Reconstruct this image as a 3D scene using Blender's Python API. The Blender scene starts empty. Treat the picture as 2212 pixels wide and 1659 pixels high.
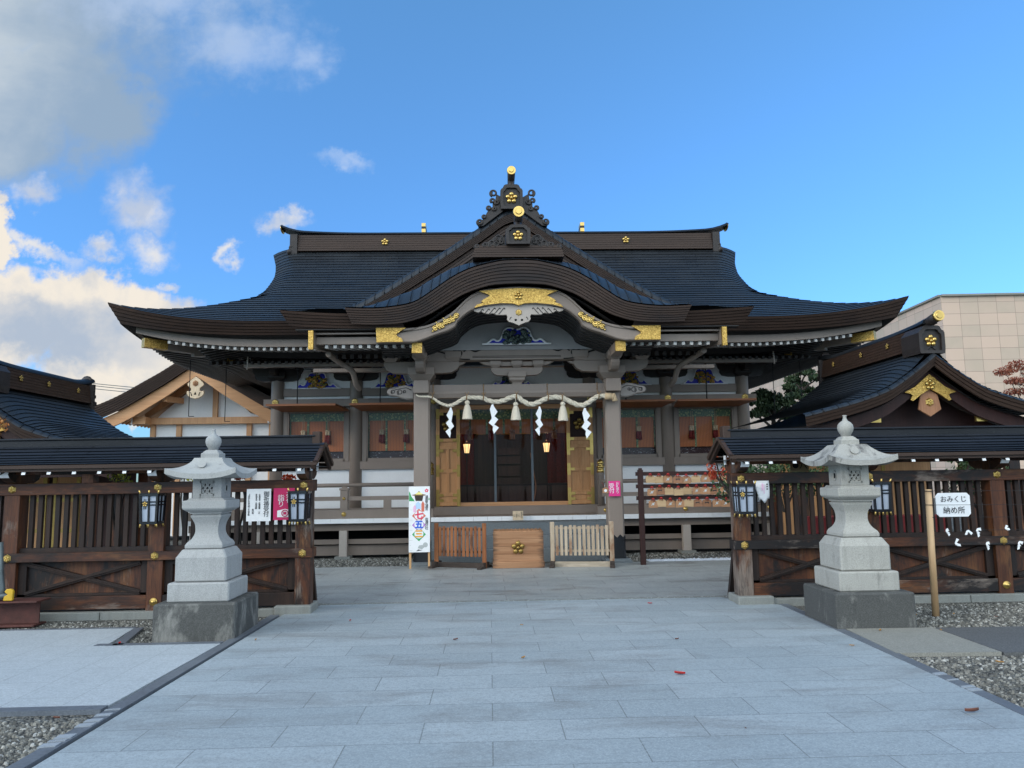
import bpy, math, random
from mathutils import Vector, Matrix, noise
random.seed(7)
R=math.radians
sc=bpy.context.scene
# ---------------------------------------------------------------- camera
cam=bpy.data.objects.new("camera",bpy.data.cameras.new("camera")); sc.collection.objects.link(cam)
_y,_p,_r=R(1.75),R(7.0),0.0153
fw=Vector((math.sin(_y)*math.cos(_p),math.cos(_y)*math.cos(_p),math.sin(_p)))
r0=Vector((math.cos(_y),-math.sin(_y),0)); u0=r0.cross(fw)
rr=r0*math.cos(_r)-u0*math.sin(_r); uu=u0*math.cos(_r)+r0*math.sin(_r)
m=Matrix((rr,uu,-fw)).transposed().to_4x4(); m.translation=Vector((0,0,1.6)); cam.matrix_world=m
cam.data.sensor_fit='HORIZONTAL'; cam.data.sensor_width=36; cam.data.lens=36*1660/2212
cam.data.clip_end=2000; cam.data.clip_start=.05
sc.camera=cam
# ---------------------------------------------------------------- light and sky
SUN_EL,SUN_AZ=R(22),R(-118)      # azimuth measured from +Y towards +X : low, behind the camera on the left
sd=Vector((math.sin(SUN_AZ)*math.cos(SUN_EL),math.cos(SUN_AZ)*math.cos(SUN_EL),math.sin(SUN_EL)))
sun=bpy.data.objects.new("sun",bpy.data.lights.new("sun",'SUN')); sc.collection.objects.link(sun)
sun.data.energy=0.55; sun.data.angle=R(16); sun.data.color=(1,.9,.76)
sun.rotation_euler=sd.to_track_quat('Z','Y').to_euler(); sun.location=sd*40
sc.view_settings.view_transform='Standard'; sc.view_settings.look='None'
sc.view_settings.exposure=1.05; sc.view_settings.gamma=1; sc.view_settings.use_curve_mapping=False
w=bpy.data.worlds.new("World"); sc.world=w; w.use_nodes=True
nt=w.node_tree; nt.nodes.clear(); L=nt.links.new
def nd(t,**k):
    n=nt.nodes.new(t)
    for a,b in k.items(): setattr(n,a,b)
    return n
def mth(op,a,b=None,c=None,clamp=False):
    n=nd('ShaderNodeMath',operation=op,use_clamp=clamp)
    for i,x in enumerate((a,b,c)):
        if x is None: continue
        if isinstance(x,(int,float)): n.inputs[i].default_value=x
        else: L(x,n.inputs[i])
    return n.outputs[0]
def mixc(f,a,b):
    n=nd('ShaderNodeMix',data_type='RGBA')
    for i,x in ((0,f),(6,a),(7,b)):
        if isinstance(x,(int,float)): n.inputs[i].default_value=x
        elif isinstance(x,tuple): n.inputs[i].default_value=(*x,1)
        else: L(x,n.inputs[i])
    return n.outputs[2]
def mrange(x,a,b,c=0,d=1,smooth=True):
    n=nd('ShaderNodeMapRange'); n.interpolation_type='SMOOTHSTEP' if smooth else 'LINEAR'
    L(x,n.inputs[0])
    for i,v in zip((1,2,3,4),(a,b,c,d)): n.inputs[i].default_value=v
    return n.outputs[0]
sky=nd('ShaderNodeTexSky',sky_type='NISHITA'); sky.sun_disc=False; sky.sun_elevation=SUN_EL; sky.sun_rotation=SUN_AZ
sky.air_density=1.15; sky.dust_density=.35; sky.ozone_density=3.2; sky.altitude=300
hs=nd('ShaderNodeHueSaturation'); hs.inputs['Saturation'].default_value=1.12; L(sky.outputs[0],hs.inputs['Color'])
tc=nd('ShaderNodeTexCoord'); sep=nd('ShaderNodeSeparateXYZ'); L(tc.outputs['Generated'],sep.inputs[0])
ya=mth('MAXIMUM',sep.outputs[1],.02)
gx=mth('DIVIDE',sep.outputs[0],ya); gz=mth('DIVIDE',sep.outputs[2],ya)
cv=nd('ShaderNodeCombineXYZ'); L(gx,cv.inputs[0]); L(gz,cv.inputs[1])
front=mrange(sep.outputs[1],.05,.25)
def nz(scale,detail,off,rough=.55,dist=0.):
    mp=nd('ShaderNodeMapping'); L(cv.outputs[0],mp.inputs[0]); mp.inputs['Location'].default_value=off
    n=nd('ShaderNodeTexNoise'); L(mp.outputs[0],n.inputs['Vector']); n.inputs['Scale'].default_value=scale
    n.inputs['Detail'].default_value=detail; n.inputs['Roughness'].default_value=rough; n.inputs['Distortion'].default_value=dist
    return n.outputs[0]
wx_=mth('ADD',mth('MULTIPLY',mth('SUBTRACT',nz(11,6,(2.2,9.1,0),.6),.5),.10),mth('MULTIPLY',mth('SUBTRACT',nz(38,4,(5.2,3.1,0),.6),.5),.035))
wz_=mth('ADD',mth('MULTIPLY',mth('SUBTRACT',nz(12,6,(8.2,1.1,0),.6),.5),.09),mth('MULTIPLY',mth('SUBTRACT',nz(40,4,(1.2,6.1,0),.6),.5),.035))
gxw=mth('ADD',gx,wx_); gzw=mth('ADD',gz,wz_)
def blob(cx,cz,rx,rz,ang=0.):
    a=mth('SUBTRACT',gxw,cx); b=mth('SUBTRACT',gzw,cz)
    c,s=math.cos(ang),math.sin(ang)
    p=mth('ADD',mth('MULTIPLY',a,c/rx),mth('MULTIPLY',b,s/rx)); q=mth('ADD',mth('MULTIPLY',a,-s/rz),mth('MULTIPLY',b,c/rz))
    return mth('SUBTRACT',1.,mth('SQRT',mth('ADD',mth('MULTIPLY',p,p),mth('MULTIPLY',q,q))))
def group(bl):
    o=None
    for b in bl:
        v=blob(*b); o=v if o is None else mth('MAXIMUM',o,v)
    return o
n1=nz(9,8,(0,0,0),.6); n2=nz(22,7,(3.1,1.7,0),.62); n3=nz(4,5,(7,2,0),.5)
nn=mth('ADD',mth('MULTIPLY',mth('SUBTRACT',n1,.5),1.5),mth('MULTIPLY',mth('SUBTRACT',n2,.5),1.1))
# cumulus low on the left, small puffs, high wisps, grey veil
cum=group([(-.665,.222,.16,.085),(-.53,.225,.115,.065,-.25),(-.47,.185,.13,.075),(-.72,.125,.14,.05),(-.50,.105,.30,.036),(-.40,.155,.11,.06),(-.655,.33,.035,.07)])
puf=group([(-.597,.382,.044,.030),(-.462,.365,.050,.055,.6),(-.443,.307,.050,.034),(-.333,.303,.026,.018,.6),(-.267,.345,.045,.02),(-.42,.257,.022,.010),(-.60,.315,.10,.016,-.3),(-.51,.308,.035,.02)])
wis=group([(-.335,.60,.16,.085,-.2),(-.235,.575,.055,.06),(-.19,.43,.045,.018),(-.43,.66,.2,.09)])
vei=group([(-.66,.66,.36,.17,-.12),(-.62,.54,.22,.15,.5),(-.52,.50,.10,.09,.9),(-.66,.47,.16,.09)])
dc=mth('MULTIPLY',mrange(mth('ADD',cum,mth('MULTIPLY',nn,.35)),-.02,.26),.98)
dp=mth('MULTIPLY',mrange(mth('ADD',puf,mth('MULTIPLY',nn,.45)),.02,.95),.92)
dw=mth('MULTIPLY',mrange(mth('ADD',wis,mth('MULTIPLY',nn,.8)),.08,1.1),.62)
dv=mth('MULTIPLY',mrange(mth('ADD',vei,mth('ADD',mth('MULTIPLY',mth('SUBTRACT',n3,.5),.7),mth('MULTIPLY',nn,.34))),-.10,.62),.88)
shade=mrange(mth('ADD',mth('MULTIPLY',nz(8,6,(1.3,4.2,0),.55,.4),1.),mth('MULTIPLY',n2,.35)),.58,.80)
dk=mrange(blob(-.575,.200,.20,.055,-.22),-.1,.5)
low=mrange(gz,.17,.10)
shc=mth('MAXIMUM',mth('MULTIPLY',shade,.55),mth('MULTIPLY',dk,mrange(n1,.35,.6,.55,.95)))
veilc=mixc(mrange(mth('ADD',mth('MULTIPLY',blob(-.72,.50,.2,.22),.35),nz(3.2,6,(4.1,.3,0),.55,.5)),.42,.80),(1.2,1.58,2.0),(2.35,2.55,2.6))
hz=nd('ShaderNodeMix',data_type='RGBA',blend_type='MULTIPLY'); L(mrange(sep.outputs[2],.65,.05,.0,1.,False),hz.inputs[0]); L(hs.outputs[0],hz.inputs[6]); hz.inputs[7].default_value=(.37,.53,.88,1)
sk=nd('ShaderNodeMix',data_type='RGBA',blend_type='MULTIPLY'); sk.inputs[0].default_value=1.; L(hz.outputs[2],sk.inputs[6]); sk.inputs[7].default_value=(.84,1.0,1.01,1)
c0=mixc(mth('MULTIPLY',dv,front),sk.outputs[2],veilc)
c1=mixc(mth('MULTIPLY',dw,front),c0,(1.9,2.4,3.3))
c2=mixc(mth('MULTIPLY',dp,front),c1,mixc(mth('MULTIPLY',shade,.8),(3.1,3.05,3.0),(1.7,2.05,2.7)))
c3=mixc(mth('MULTIPLY',dc,front),c2,mixc(shc,(3.45,3.15,2.72),(1.6,1.9,2.35)))
# added fill light: unseen broken bright cloud overhead and behind the viewer
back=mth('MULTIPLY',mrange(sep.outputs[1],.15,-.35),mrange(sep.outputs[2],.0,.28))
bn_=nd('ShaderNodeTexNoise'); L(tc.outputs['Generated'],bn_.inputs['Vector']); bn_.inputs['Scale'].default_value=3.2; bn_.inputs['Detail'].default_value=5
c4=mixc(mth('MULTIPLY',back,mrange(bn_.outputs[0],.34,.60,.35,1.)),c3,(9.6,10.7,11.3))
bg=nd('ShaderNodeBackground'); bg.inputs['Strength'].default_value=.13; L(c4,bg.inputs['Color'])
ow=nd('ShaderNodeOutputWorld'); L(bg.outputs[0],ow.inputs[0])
# ---------------------------------------------------------------- materials
MT={}
class NT:
    def __init__(s,name):
        s.m=bpy.data.materials.new(name); s.m.use_nodes=True; s.t=s.m.node_tree; s.b=s.t.nodes['Principled BSDF']; MT[name]=s.m
    def n(s,t,**k):
        x=s.t.nodes.new(t)
        for a,b in k.items(): setattr(x,a,b)
        return x
    def l(s,a,b): s.t.links.new(a,b)
    def co(s,kind='Object',scale=(1,1,1),loc=(0,0,0),rot=(0,0,0)):
        t=s.n('ShaderNodeTexCoord'); mp=s.n('ShaderNodeMapping'); s.l(t.outputs[kind],mp.inputs[0])
        mp.inputs['Scale'].default_value=scale; mp.inputs['Location'].default_value=loc; mp.inputs['Rotation'].default_value=rot
        oi=s.n('ShaderNodeObjectInfo'); ad=s.n('ShaderNodeVectorMath',operation='MULTIPLY_ADD')
        s.l(oi.outputs['Random'],ad.inputs[0]); ad.inputs[1].default_value=(7.3,5.1,3.7) if kind=='Object' else (0,0,0); s.l(mp.outputs[0],ad.inputs[2])
        return ad.outputs[0]
    def noise(s,v,scale,detail=4,rough=.55,dist=0):
        x=s.n('ShaderNodeTexNoise'); s.l(v,x.inputs['Vector']); x.inputs['Scale'].default_value=scale; x.inputs['Detail'].default_value=detail
        x.inputs['Roughness'].default_value=rough; x.inputs['Distortion'].default_value=dist; return x.outputs[0]
    def ramp(s,f,*st):
        x=s.n('ShaderNodeValToRGB'); e=x.color_ramp.elements
        while len(e)<len(st): e.new(.5)
        for i,(p,c) in enumerate(st): e[i].position=p; e[i].color=(*c,1)
        s.l(f,x.inputs[0]); return x.outputs[0]
    def mix(s,f,a,b,bl='MIX'):
        x=s.n('ShaderNodeMix',data_type='RGBA',blend_type=bl)
        for i,v in ((0,f),(6,a),(7,b)):
            if isinstance(v,(int,float)): x.inputs[i].default_value=v
            elif isinstance(v,tuple): x.inputs[i].default_value=(*v,1)
            else: s.l(v,x.inputs[i])
        return x.outputs[2]
    def rng(s,f,a,b,c=0,d=1):
        x=s.n('ShaderNodeMapRange'); s.l(f,x.inputs[0])
        for i,v in zip((1,2,3,4),(a,b,c,d)): x.inputs[i].default_value=v
        return x.outputs[0]
    def out(s,col=None,rough=None,metal=None,spec=None,bump=None,bs=.3,bd=.02):
        for k,v in (('Base Color',col),('Roughness',rough),('Metallic',metal),('Specular IOR Level',spec)):
            if v is None: continue
            if isinstance(v,tuple): s.b.inputs[k].default_value=(*v,1)
            elif isinstance(v,(int,float)): s.b.inputs[k].default_value=v
            else: s.l(v,s.b.inputs[k])
        if bump is not None:
            x=s.n('ShaderNodeBump'); x.inputs['Strength'].default_value=bs; x.inputs['Distance'].default_value=bd
            s.l(bump,x.inputs['Height']); s.l(x.outputs[0],s.b.inputs['Normal'])
        return s.m
def paint(name,c,rough=.55,var=.18,scale=3,bump=.12,metal=0,spec=.4,stretch=(1,1,1)):
    t=NT(name); v=t.co(scale=stretch); n=t.noise(v,scale,6,.6); f=t.noise(v,scale*14,3,.6)
    lo=tuple(x*(1-var) for x in c); hi=tuple(min(1,x*(1+var)) for x in c)
    col=t.mix(t.rng(n,.3,.7),lo,hi); col=t.mix(t.rng(f,.35,.75,0,.25),col,tuple(x*.8 for x in c))
    return t.out(col,rough,metal,spec,f,bump,.01)
def wood(name,a,b,axis='z',rough=.6,grain=14,dark=None,bump=.2,spec=.3,var=(.3,.7)):
    t=NT(name); sc_={'z':(1,1,.06),'x':(.06,1,1),'y':(1,.06,1)}[axis]
    v=t.co(scale=sc_); g=t.noise(v,grain,6,.65,.5); g2=t.noise(v,grain*5,4,.6)
    col=t.mix(t.rng(g,*var),a,b); col=t.mix(t.rng(g2,.4,.75,0,.35),col,tuple(x*.6 for x in a))
    if dark:
        d=t.noise(t.co(scale={'z':(1,1,.5),'x':(.4,1,1),'y':(1,.4,1)}[axis]),dark[1],5,.65); col=t.mix(t.rng(d,dark[2],dark[3]),col,dark[0])
    return t.out(col,rough,0,spec,g2,bump,.004)
# roof copper, courses are geometry, seams come from the brick pattern in uv
def roofmat(name,bw=.85,rowh=1.,tint=(.0125,.0148,.0175),off=.37,ms=.014):
    t=NT(name); uv=t.n('ShaderNodeUVMap'); br=t.n('ShaderNodeTexBrick'); t.l(uv.outputs[0],br.inputs['Vector'])
    br.offset=off; br.inputs['Scale'].default_value=1; br.inputs['Brick Width'].default_value=bw; br.inputs['Row Height'].default_value=rowh
    br.inputs['Mortar Size'].default_value=ms; br.inputs['Mortar Smooth'].default_value=.3
    br.inputs['Color1'].default_value=(*[x*.8 for x in tint],1); br.inputs['Color2'].default_value=(*[x*1.3 for x in tint],1); br.inputs['Mortar'].default_value=(.004,.005,.007,1)
    v=t.co(); n=t.noise(v,1.3,6,.6); n2=t.noise(v,26,4,.6)
    col=t.mix(t.rng(n,.35,.7,0,.55),br.outputs[0],tuple(x*1.5 for x in tint)); 
    col=t.mix(t.rng(n2,.62,.8,0,.5),col,(.06,.065,.06))
    return t.out(col,t.rng(n,.3,.7,.42,.58),.0,.32,n2,.2,.010)
roofmat('roof_copper'); roofmat('verge_copper',bw=.19,rowh=50,tint=(.010,.015,.022),off=0,ms=.03)
roofmat('fence_roof',bw=1.1,tint=(.012,.015,.021))
wood('fascia_brown',(.036,.021,.015),(.060,.035,.025),'x',.5,9,((.018,.014,.014),1.6,.5,.75))
wood('ridge_brown',(.034,.019,.013),(.056,.032,.022),'x',.5,9)
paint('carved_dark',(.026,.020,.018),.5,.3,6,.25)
paint('taupe',(.225,.178,.146),.5,.10,1.7,.06,stretch=(1,1,.25)); paint('nose_grey',(.27,.235,.21),.55,.12,4,.15); paint('taupe_pale',(.40,.345,.30),.55,.10,2.5,.06)
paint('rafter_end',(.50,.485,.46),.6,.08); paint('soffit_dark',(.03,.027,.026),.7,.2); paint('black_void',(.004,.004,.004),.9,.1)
paint('plaster',(.78,.775,.76),.75,.035,1.2,.04); paint('white_paint',(.80,.80,.80),.6,.04)
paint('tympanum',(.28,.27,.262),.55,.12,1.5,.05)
t=NT('gold'); v=t.co(); n=t.noise(v,38,5,.6,1.2); n2=t.noise(v,3,3)
t.out(t.mix(t.rng(n,.35,.65),(.26,.14,.03),(.72,.47,.13)),t.rng(n2,.3,.7,.33,.48),.85,.5,n,.75,.012)
t=NT('gold_plain'); v=t.co(); n=t.noise(v,9,4); t.out(t.mix(n,(.45,.29,.075),(.74,.52,.18)),.3,.9,.5,n,.1,.004)
t=NT('gold_dull'); v=t.co(); n=t.noise(v,14,4); t.out(t.mix(n,(.22,.14,.04),(.45,.30,.09)),.42,.85,.5,n,.2,.004)
# fence timber: reddish stain worn to black and grey
def fencewood(name,axis,gy=.60):
    t=NT(name); sc_={'z':(1,1,.07),'x':(.07,1,1)}[axis]; v=t.co(scale=sc_); w_=t.co(scale={'z':(1,1,.35),'x':(.35,1,1)}[axis])
    g=t.noise(v,16,6,.65,.4); g2=t.noise(v,70,4,.6); p=t.noise(w_,2.2,6,.68,.6); q=t.noise(w_,3.1,6,.7,.3)
    col=t.mix(t.rng(g,.3,.7),(.052,.016,.007),(.128,.042,.015)); col=t.mix(t.rng(t.noise(w_,4.3,5,.6),.52,.68,0,.7),col,(.20,.085,.030))
    col=t.mix(t.rng(p,.43 if axis=='x' else .47,.58),col,(.010,.008,.008)); col=t.mix(t.rng(q,gy,gy+.10,0,.85),col,(.21,.165,.135))
    col=t.mix(t.rng(g2,.42,.66,0,.6),col,(.016,.009,.007))
    return t.out(col,.55,0,.35,g2,.3,.004)
fencewood('fence_wood_v','z'); fencewood('fence_wood_h','x',.57); fencewood('fence_wood_worn','z',.47)
wood('slat_dark',(.016,.009,.007),(.040,.021,.014),'z',.6,14,((.012,.010,.010),2,.45,.7))
wood('cypress',(.50,.25,.115),(.62,.34,.17),'x',.5,7,None,.1); wood('cypress_v',(.48,.25,.12),(.62,.35,.18),'z',.5,7,None,.1)
wood('cypress_pale',(.62,.47,.31),(.72,.57,.40),'z',.55,6,None,.1)
wood('door_wood',(.42,.20,.08),(.58,.31,.14),'z',.5,9,None,.1); wood('shutter_wood',(.24,.085,.035),(.36,.14,.06),'x',.5,9)
t=NT('offering_wood'); tcx=t.n('ShaderNodeTexCoord'); sx=t.n('ShaderNodeSeparateXYZ'); t.l(tcx.outputs['Object'],sx.inputs[0])
ax=t.n('ShaderNodeMath',operation='ABSOLUTE'); t.l(sx.outputs[0],ax.inputs[0]); v=t.co(scale=(.25,1,1)); g=t.noise(t.co(scale=(.06,1,1)),8,6,.65,.5); g2=t.noise(t.co(scale=(.06,1,1)),40,4)
e_=t.n('ShaderNodeMath',operation='MULTIPLY_ADD'); t.l(t.noise(t.co(scale=(.3,1,3.)),9,5,.7),e_.inputs[0]); e_.inputs[1].default_value=.34; t.l(ax.outputs[0],e_.inputs[2])
col=t.mix(t.rng(g,.3,.7),(.26,.12,.055),(.43,.235,.125)); col=t.mix(t.rng(g2,.4,.75,0,.4),col,(.18,.085,.04)); col=t.mix(t.rng(e_.outputs[0],.53,.64,0,.85),col,(.045,.025,.017)); t.out(col,.6,0,.3,g2,.25,.004)
wood('pendant_wood',(.25,.11,.055),(.42,.21,.11),'z',.6,10); wood('door_pale',(.40,.21,.105),(.56,.33,.19),'x',.6,8)
wood('barrier_red',(.20,.062,.02),(.40,.16,.06),'z',.6,16,((.035,.02,.015),4,.5,.68)); wood('barrier_grey',(.32,.22,.14),(.56,.46,.34),'z',.65,16,((.19,.075,.03),4,.52,.7))
wood('barrier_dark',(.03,.022,.018),(.07,.05,.04),'x',.65,10); wood('barrier_base',(.30,.24,.17),(.46,.38,.29),'x',.65,10,((.05,.04,.03),3,.55,.8))
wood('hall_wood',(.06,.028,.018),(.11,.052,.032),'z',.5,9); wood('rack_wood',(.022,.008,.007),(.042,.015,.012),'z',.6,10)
wood('ema_a',(.30,.15,.075),(.40,.22,.115),'x',.6,8,None,.08); wood('ema_b',(.22,.10,.05),(.30,.15,.08),'x',.6,8,None,.08); wood('ema_c',(.38,.25,.13),(.48,.33,.19),'x',.6,8,None,.08)
wood('bamboo',(.50,.30,.15),(.60,.40,.22),'z',.45,6,None,.05); wood('new_wood',(.50,.28,.12),(.60,.36,.18),'z',.5,8)
paint('ink',(.012,.012,.014),.6,.1); paint('red_cloth',(.16,.012,.012),.7,.3); paint('red_cord',(.30,.014,.012),.6,.2); paint('lacquer',(.006,.006,.009),.22,.1,spec=.6)
paint('paper_white',(.80,.80,.80),.7,.03); paint('shoji',(.36,.40,.47),.6,.03,.8); paint('pink',(.52,.02,.11),.5,.06); paint('magenta',(.70,.03,.22),.5,.05)
paint('poster_pink_pale',(.75,.55,.58),.6,.05)
for nm,c in (('b_red',(.72,.03,.09)),('b_blue',(.02,.12,.62)),('b_orange',(.80,.36,.02)),('b_green',(.06,.36,.12)),('b_purple',(.45,.22,.55)),('b_sky',(.45,.62,.85)),('b_rose',(.78,.45,.62)),('b_brown',(.20,.12,.05)),('b_grey',(.42,.44,.43)),('b_yellow',(.85,.75,.25)),('enamel_blue',(.012,.02,.42)),('b_coral',(.62,.16,.10))): paint(nm,c,.5,.05)
# carved and painted figures
t=NT('figure_gold'); v=t.co(); vo=t.n('ShaderNodeTexVoronoi'); t.l(v,vo.inputs[0]); vo.inputs['Scale'].default_value=26
t.out(t.ramp(t.noise(v,17,4,.6,1.),(.30,(.02,.03,.02)),(.42,(.05,.14,.05)),(.5,(.46,.23,.03)),(.6,(.55,.30,.06)),(.7,(.30,.07,.03))),.45,.2,.5,vo.outputs[0],.8,.03)
t=NT('figure_dark'); v=t.co(); t.out(t.ramp(t.noise(v,19,4,.6,1.),(.35,(.01,.012,.02)),(.5,(.02,.05,.04)),(.58,(.2,.22,.2)),(.66,(.03,.10,.07)),(.75,(.35,.36,.34))),.5,0,.5,t.noise(v,40),.8,.03)
t=NT('brocade'); v=t.co(); vo=t.n('ShaderNodeTexVoronoi'); t.l(v,vo.inputs[0]); vo.inputs['Scale'].default_value=15
t.out(t.ramp(vo.outputs[0],(.15,(.30,.34,.14)),(.32,(.42,.44,.20)),(.45,(.05,.12,.07)),(.7,(.18,.22,.11))),.7)
t=NT('bamboo_blind'); v=t.co(); wv=t.n('ShaderNodeTexWave',wave_type='BANDS',bands_direction='Z'); t.l(v,wv.inputs[0]); wv.inputs['Scale'].default_value=38; wv.inputs['Distortion'].default_value=.4
wx=t.n('ShaderNodeTexWave',wave_type='BANDS',bands_direction='X'); t.l(v,wx.inputs[0]); wx.inputs['Scale'].default_value=9
c=t.mix(t.rng(wv.outputs[1],0,1),(.34,.085,.018),(.70,.22,.055)); c=t.mix(t.rng(wx.outputs[1],.80,1.),c,(.07,.018,.01)); c=t.mix(t.rng(t.noise(v,3.5,5,.65),.4,.7,0,.55),c,(.40,.11,.028)); t.out(c,.5,0,.4)
t=NT('window_curtain'); v=t.co(scale=(1,1,2)); t.out(t.ramp(t.noise(v,7,6,.7,2.5),(.5,(.03,.006,.006)),(.60,(.05,.008,.01)),(.64,(.55,.55,.55))),.35)
# granite and concrete
def stone(name,c,sp=.35,st=None,scale=140,rough=.7,bump=.15):
    t=NT(name); v=t.co(); s=t.noise(v,scale,3,.7); n=t.noise(v,2.5,6,.6)
    col=t.mix(t.rng(s,.35,.68),tuple(x*(1-sp) for x in c),tuple(min(1,x*(1+sp*.5)) for x in c)); col=t.mix(t.rng(n,.35,.75,0,.4),col,tuple(x*.72 for x in c))
    k_=t.noise(t.co(scale=(1,1,.12)),11,5,.65); col=t.mix(t.rng(k_,.52,.72,0,.38),col,tuple(x*.45 for x in c)); m2=t.noise(v,38,4,.7); col=t.mix(t.rng(m2,.54,.72,0,.4),col,tuple(x*.6 for x in c))
    if st:
        d=t.noise(t.co(scale=(1,1,.45)),st[1],7,.7,.3); col=t.mix(t.rng(d,st[2],st[3],0,st[4]),col,st[0])
    return t.out(col,rough,0,.3,s,bump,.004)
stone('granite_grey',(.36,.36,.35),.3,((.16,.15,.14),3,.6,.8,.45)); stone('granite_warm',(.385,.37,.33),.3,((.09,.085,.08),4.5,.56,.72,.7))
stone('roof_mossy',(.37,.355,.32),.3,((.055,.05,.05),5.,.52,.64,.9)); stone('roof_clean',(.37,.37,.355),.25,((.10,.10,.10),5.5,.60,.72,.7))
stone('concrete_dark',(.085,.085,.08),.35,((.28,.27,.245),4,.53,.70,.75),90,.85,.3); stone('kerb_stone',(.24,.245,.225),.25,((.20,.19,.16),5,.5,.7,.5)); stone('step_granite',(.17,.19,.20),.4)
stone('edge_slate',(.135,.15,.172),.25,((.20,.19,.18),2.,.62,.75,.5),60,.35,.05); stone('concrete_pad',(.27,.26,.225),.35,None,90); stone('asphalt',(.12,.12,.118),.5,None,60)
stone('pale_edge',(.30,.325,.35),.2); stone('pebble_white',(.62,.66,.72),.2)
t=NT('gravel'); v=t.co(); vo=t.n('ShaderNodeTexVoronoi'); t.l(v,vo.inputs[0]); vo.inputs['Scale'].default_value=42
n=t.noise(v,5,5); c=t.mix(t.rng(vo.outputs[0],0,.7),(.23,.22,.19),(.035,.034,.032)); cc=t.n('ShaderNodeSeparateColor'); t.l(vo.outputs[1],cc.inputs[0])
c=t.mix(t.rng(cc.outputs[0],0,1,0,.6),c,(.12,.115,.10),'MULTIPLY') if 0 else t.mix(t.rng(cc.outputs[0],.55,1,0,.5),c,(.34,.33,.29)); t.out(c,.9,0,.2,vo.outputs[0],.9,-.03)
t=NT('gravel_stone'); v=t.co(); g=t.n('ShaderNodeNewGeometry'); t.out(t.ramp(g.outputs['Random Per Island'],(.0,(.07,.068,.062)),(.35,(.13,.125,.11)),(.6,(.19,.18,.155)),(.85,(.26,.25,.22)),(1.,(.42,.41,.38))),.85,0,.25,t.noise(v,90),.4,.004)
# paving
def paving(name,c1,c2,bw,rh,loc,rot=0,off=.5,stain=((.13,.12,.11),.50,.72,.55),mort=.0042,rough=.5,patch=.25):
    t=NT(name); v=t.co('Generated') if 0 else t.n('ShaderNodeTexCoord').outputs['Object']; mp=t.n('ShaderNodeMapping'); t.l(v,mp.inputs[0]); mp.inputs['Location'].default_value=loc; mp.inputs['Rotation'].default_value=(0,0,rot)
    br=t.n('ShaderNodeTexBrick'); t.l(mp.outputs[0],br.inputs['Vector']); br.offset=off; br.inputs['Scale'].default_value=1; br.inputs['Brick Width'].default_value=bw; br.inputs['Row Height'].default_value=rh
    br.inputs['Mortar Size'].default_value=mort; br.inputs['Mortar Smooth'].default_value=.15; br.inputs['Bias'].default_value=0.
    br.inputs['Color1'].default_value=(*c1,1); br.inputs['Color2'].default_value=(*c2,1); br.inputs['Mortar'].default_value=(.085,.083,.08,1)
    s=t.noise(v,220,3,.75); s2=t.noise(v,75,3,.7); n=t.noise(v,1.1,6,.65,.4); st=t.n('ShaderNodeMapping'); t.l(v,st.inputs[0]); st.inputs['Scale'].default_value=(.5,1.6,1); d=t.noise(st.outputs[0],1.4,7,.68,.5)
    col=t.mix(t.rng(s,.36,.66,0,.55),br.outputs[0],tuple(x*.62 for x in c1)); col=t.mix(t.rng(s2,.54,.66,0,.8),col,tuple(min(1,x*1.4) for x in c1)); col=t.mix(t.rng(s2,.46,.34,0,.7),col,tuple(x*.6 for x in c1))
    col=t.mix(t.rng(t.noise(v,.35,3),.45,.62,0,.16),col,tuple(min(1,x*1.3) for x in c1)); col=t.mix(t.rng(t.noise(v,6,6,.7,.3),.45,.68,0,.30),col,tuple(x*.70 for x in c1)); m4=t.noise(v,30,5,.75); col=t.mix(t.rng(m4,.48,.66,0,.6),col,tuple(x*.62 for x in c1)); col=t.mix(t.rng(m4,.48,.30,0,.35),col,tuple(min(1,x*1.35) for x in c1)); col=t.mix(t.rng(n,.4,.75,0,patch),col,tuple(x*.66 for x in c1)); col=t.mix(t.rng(d,stain[1],stain[2],0,stain[3]),col,stain[0])
    h=t.mix(t.rng(br.outputs[1],0,1),s,(0,0,0))
    return t.out(col,t.rng(n,.3,.7,rough-.08,rough+.12),0,.42,h,.16,.006)
paving('approach_stone',(.300,.340,.358),(.405,.446,.464),.9,.405,(0,-4.54+.405,0))
paving('court_stone',(.285,.30,.295),(.36,.375,.37),1.0,.43,(.3,-10.34,0),0,.5,((.085,.07,.06),.54,.70,.75),.007,.45,.5)
paving('side_stone',(.41,.44,.455),(.45,.48,.495),.95,.45,(0,.0,0),R(90),.5,((.2,.2,.2),.62,.8,.5),.003,.5)
# glass, lamps, tree stuff
t=NT('glass'); tr=t.n('ShaderNodeBsdfTransparent'); tr.inputs[0].default_value=(.90,.91,.93,1); gl=t.n('ShaderNodeBsdfGlossy'); gl.inputs['Roughness'].default_value=.03; fr=t.n('ShaderNodeFresnel'); fr.inputs[0].default_value=1.5
ms=t.n('ShaderNodeMixShader'); ms.inputs[0].default_value=.014; t.l(tr.outputs[0],ms.inputs[1]); t.l(gl.outputs[0],ms.inputs[2]); t.l(ms.outputs[0],t.t.nodes['Material Output'].inputs[0])
t=NT('lamp_glow'); t.out((.8,.6,.35),.6); t.b.inputs['Emission Color'].default_value=(1,.62,.26,1); t.b.inputs['Emission Strength'].default_value=.75
paint('aluminium',(.10,.11,.12),.35,.08,metal=.6); paint('steel_rust',(.075,.024,.018),.7,.5,6,.3); paint('steel_grey',(.10,.12,.125),.4,.2,metal=.3); paint('yellow_paint',(.55,.33,.02),.5,.2); paint('brass',(.5,.34,.1),.35,.2,metal=.8)
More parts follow.
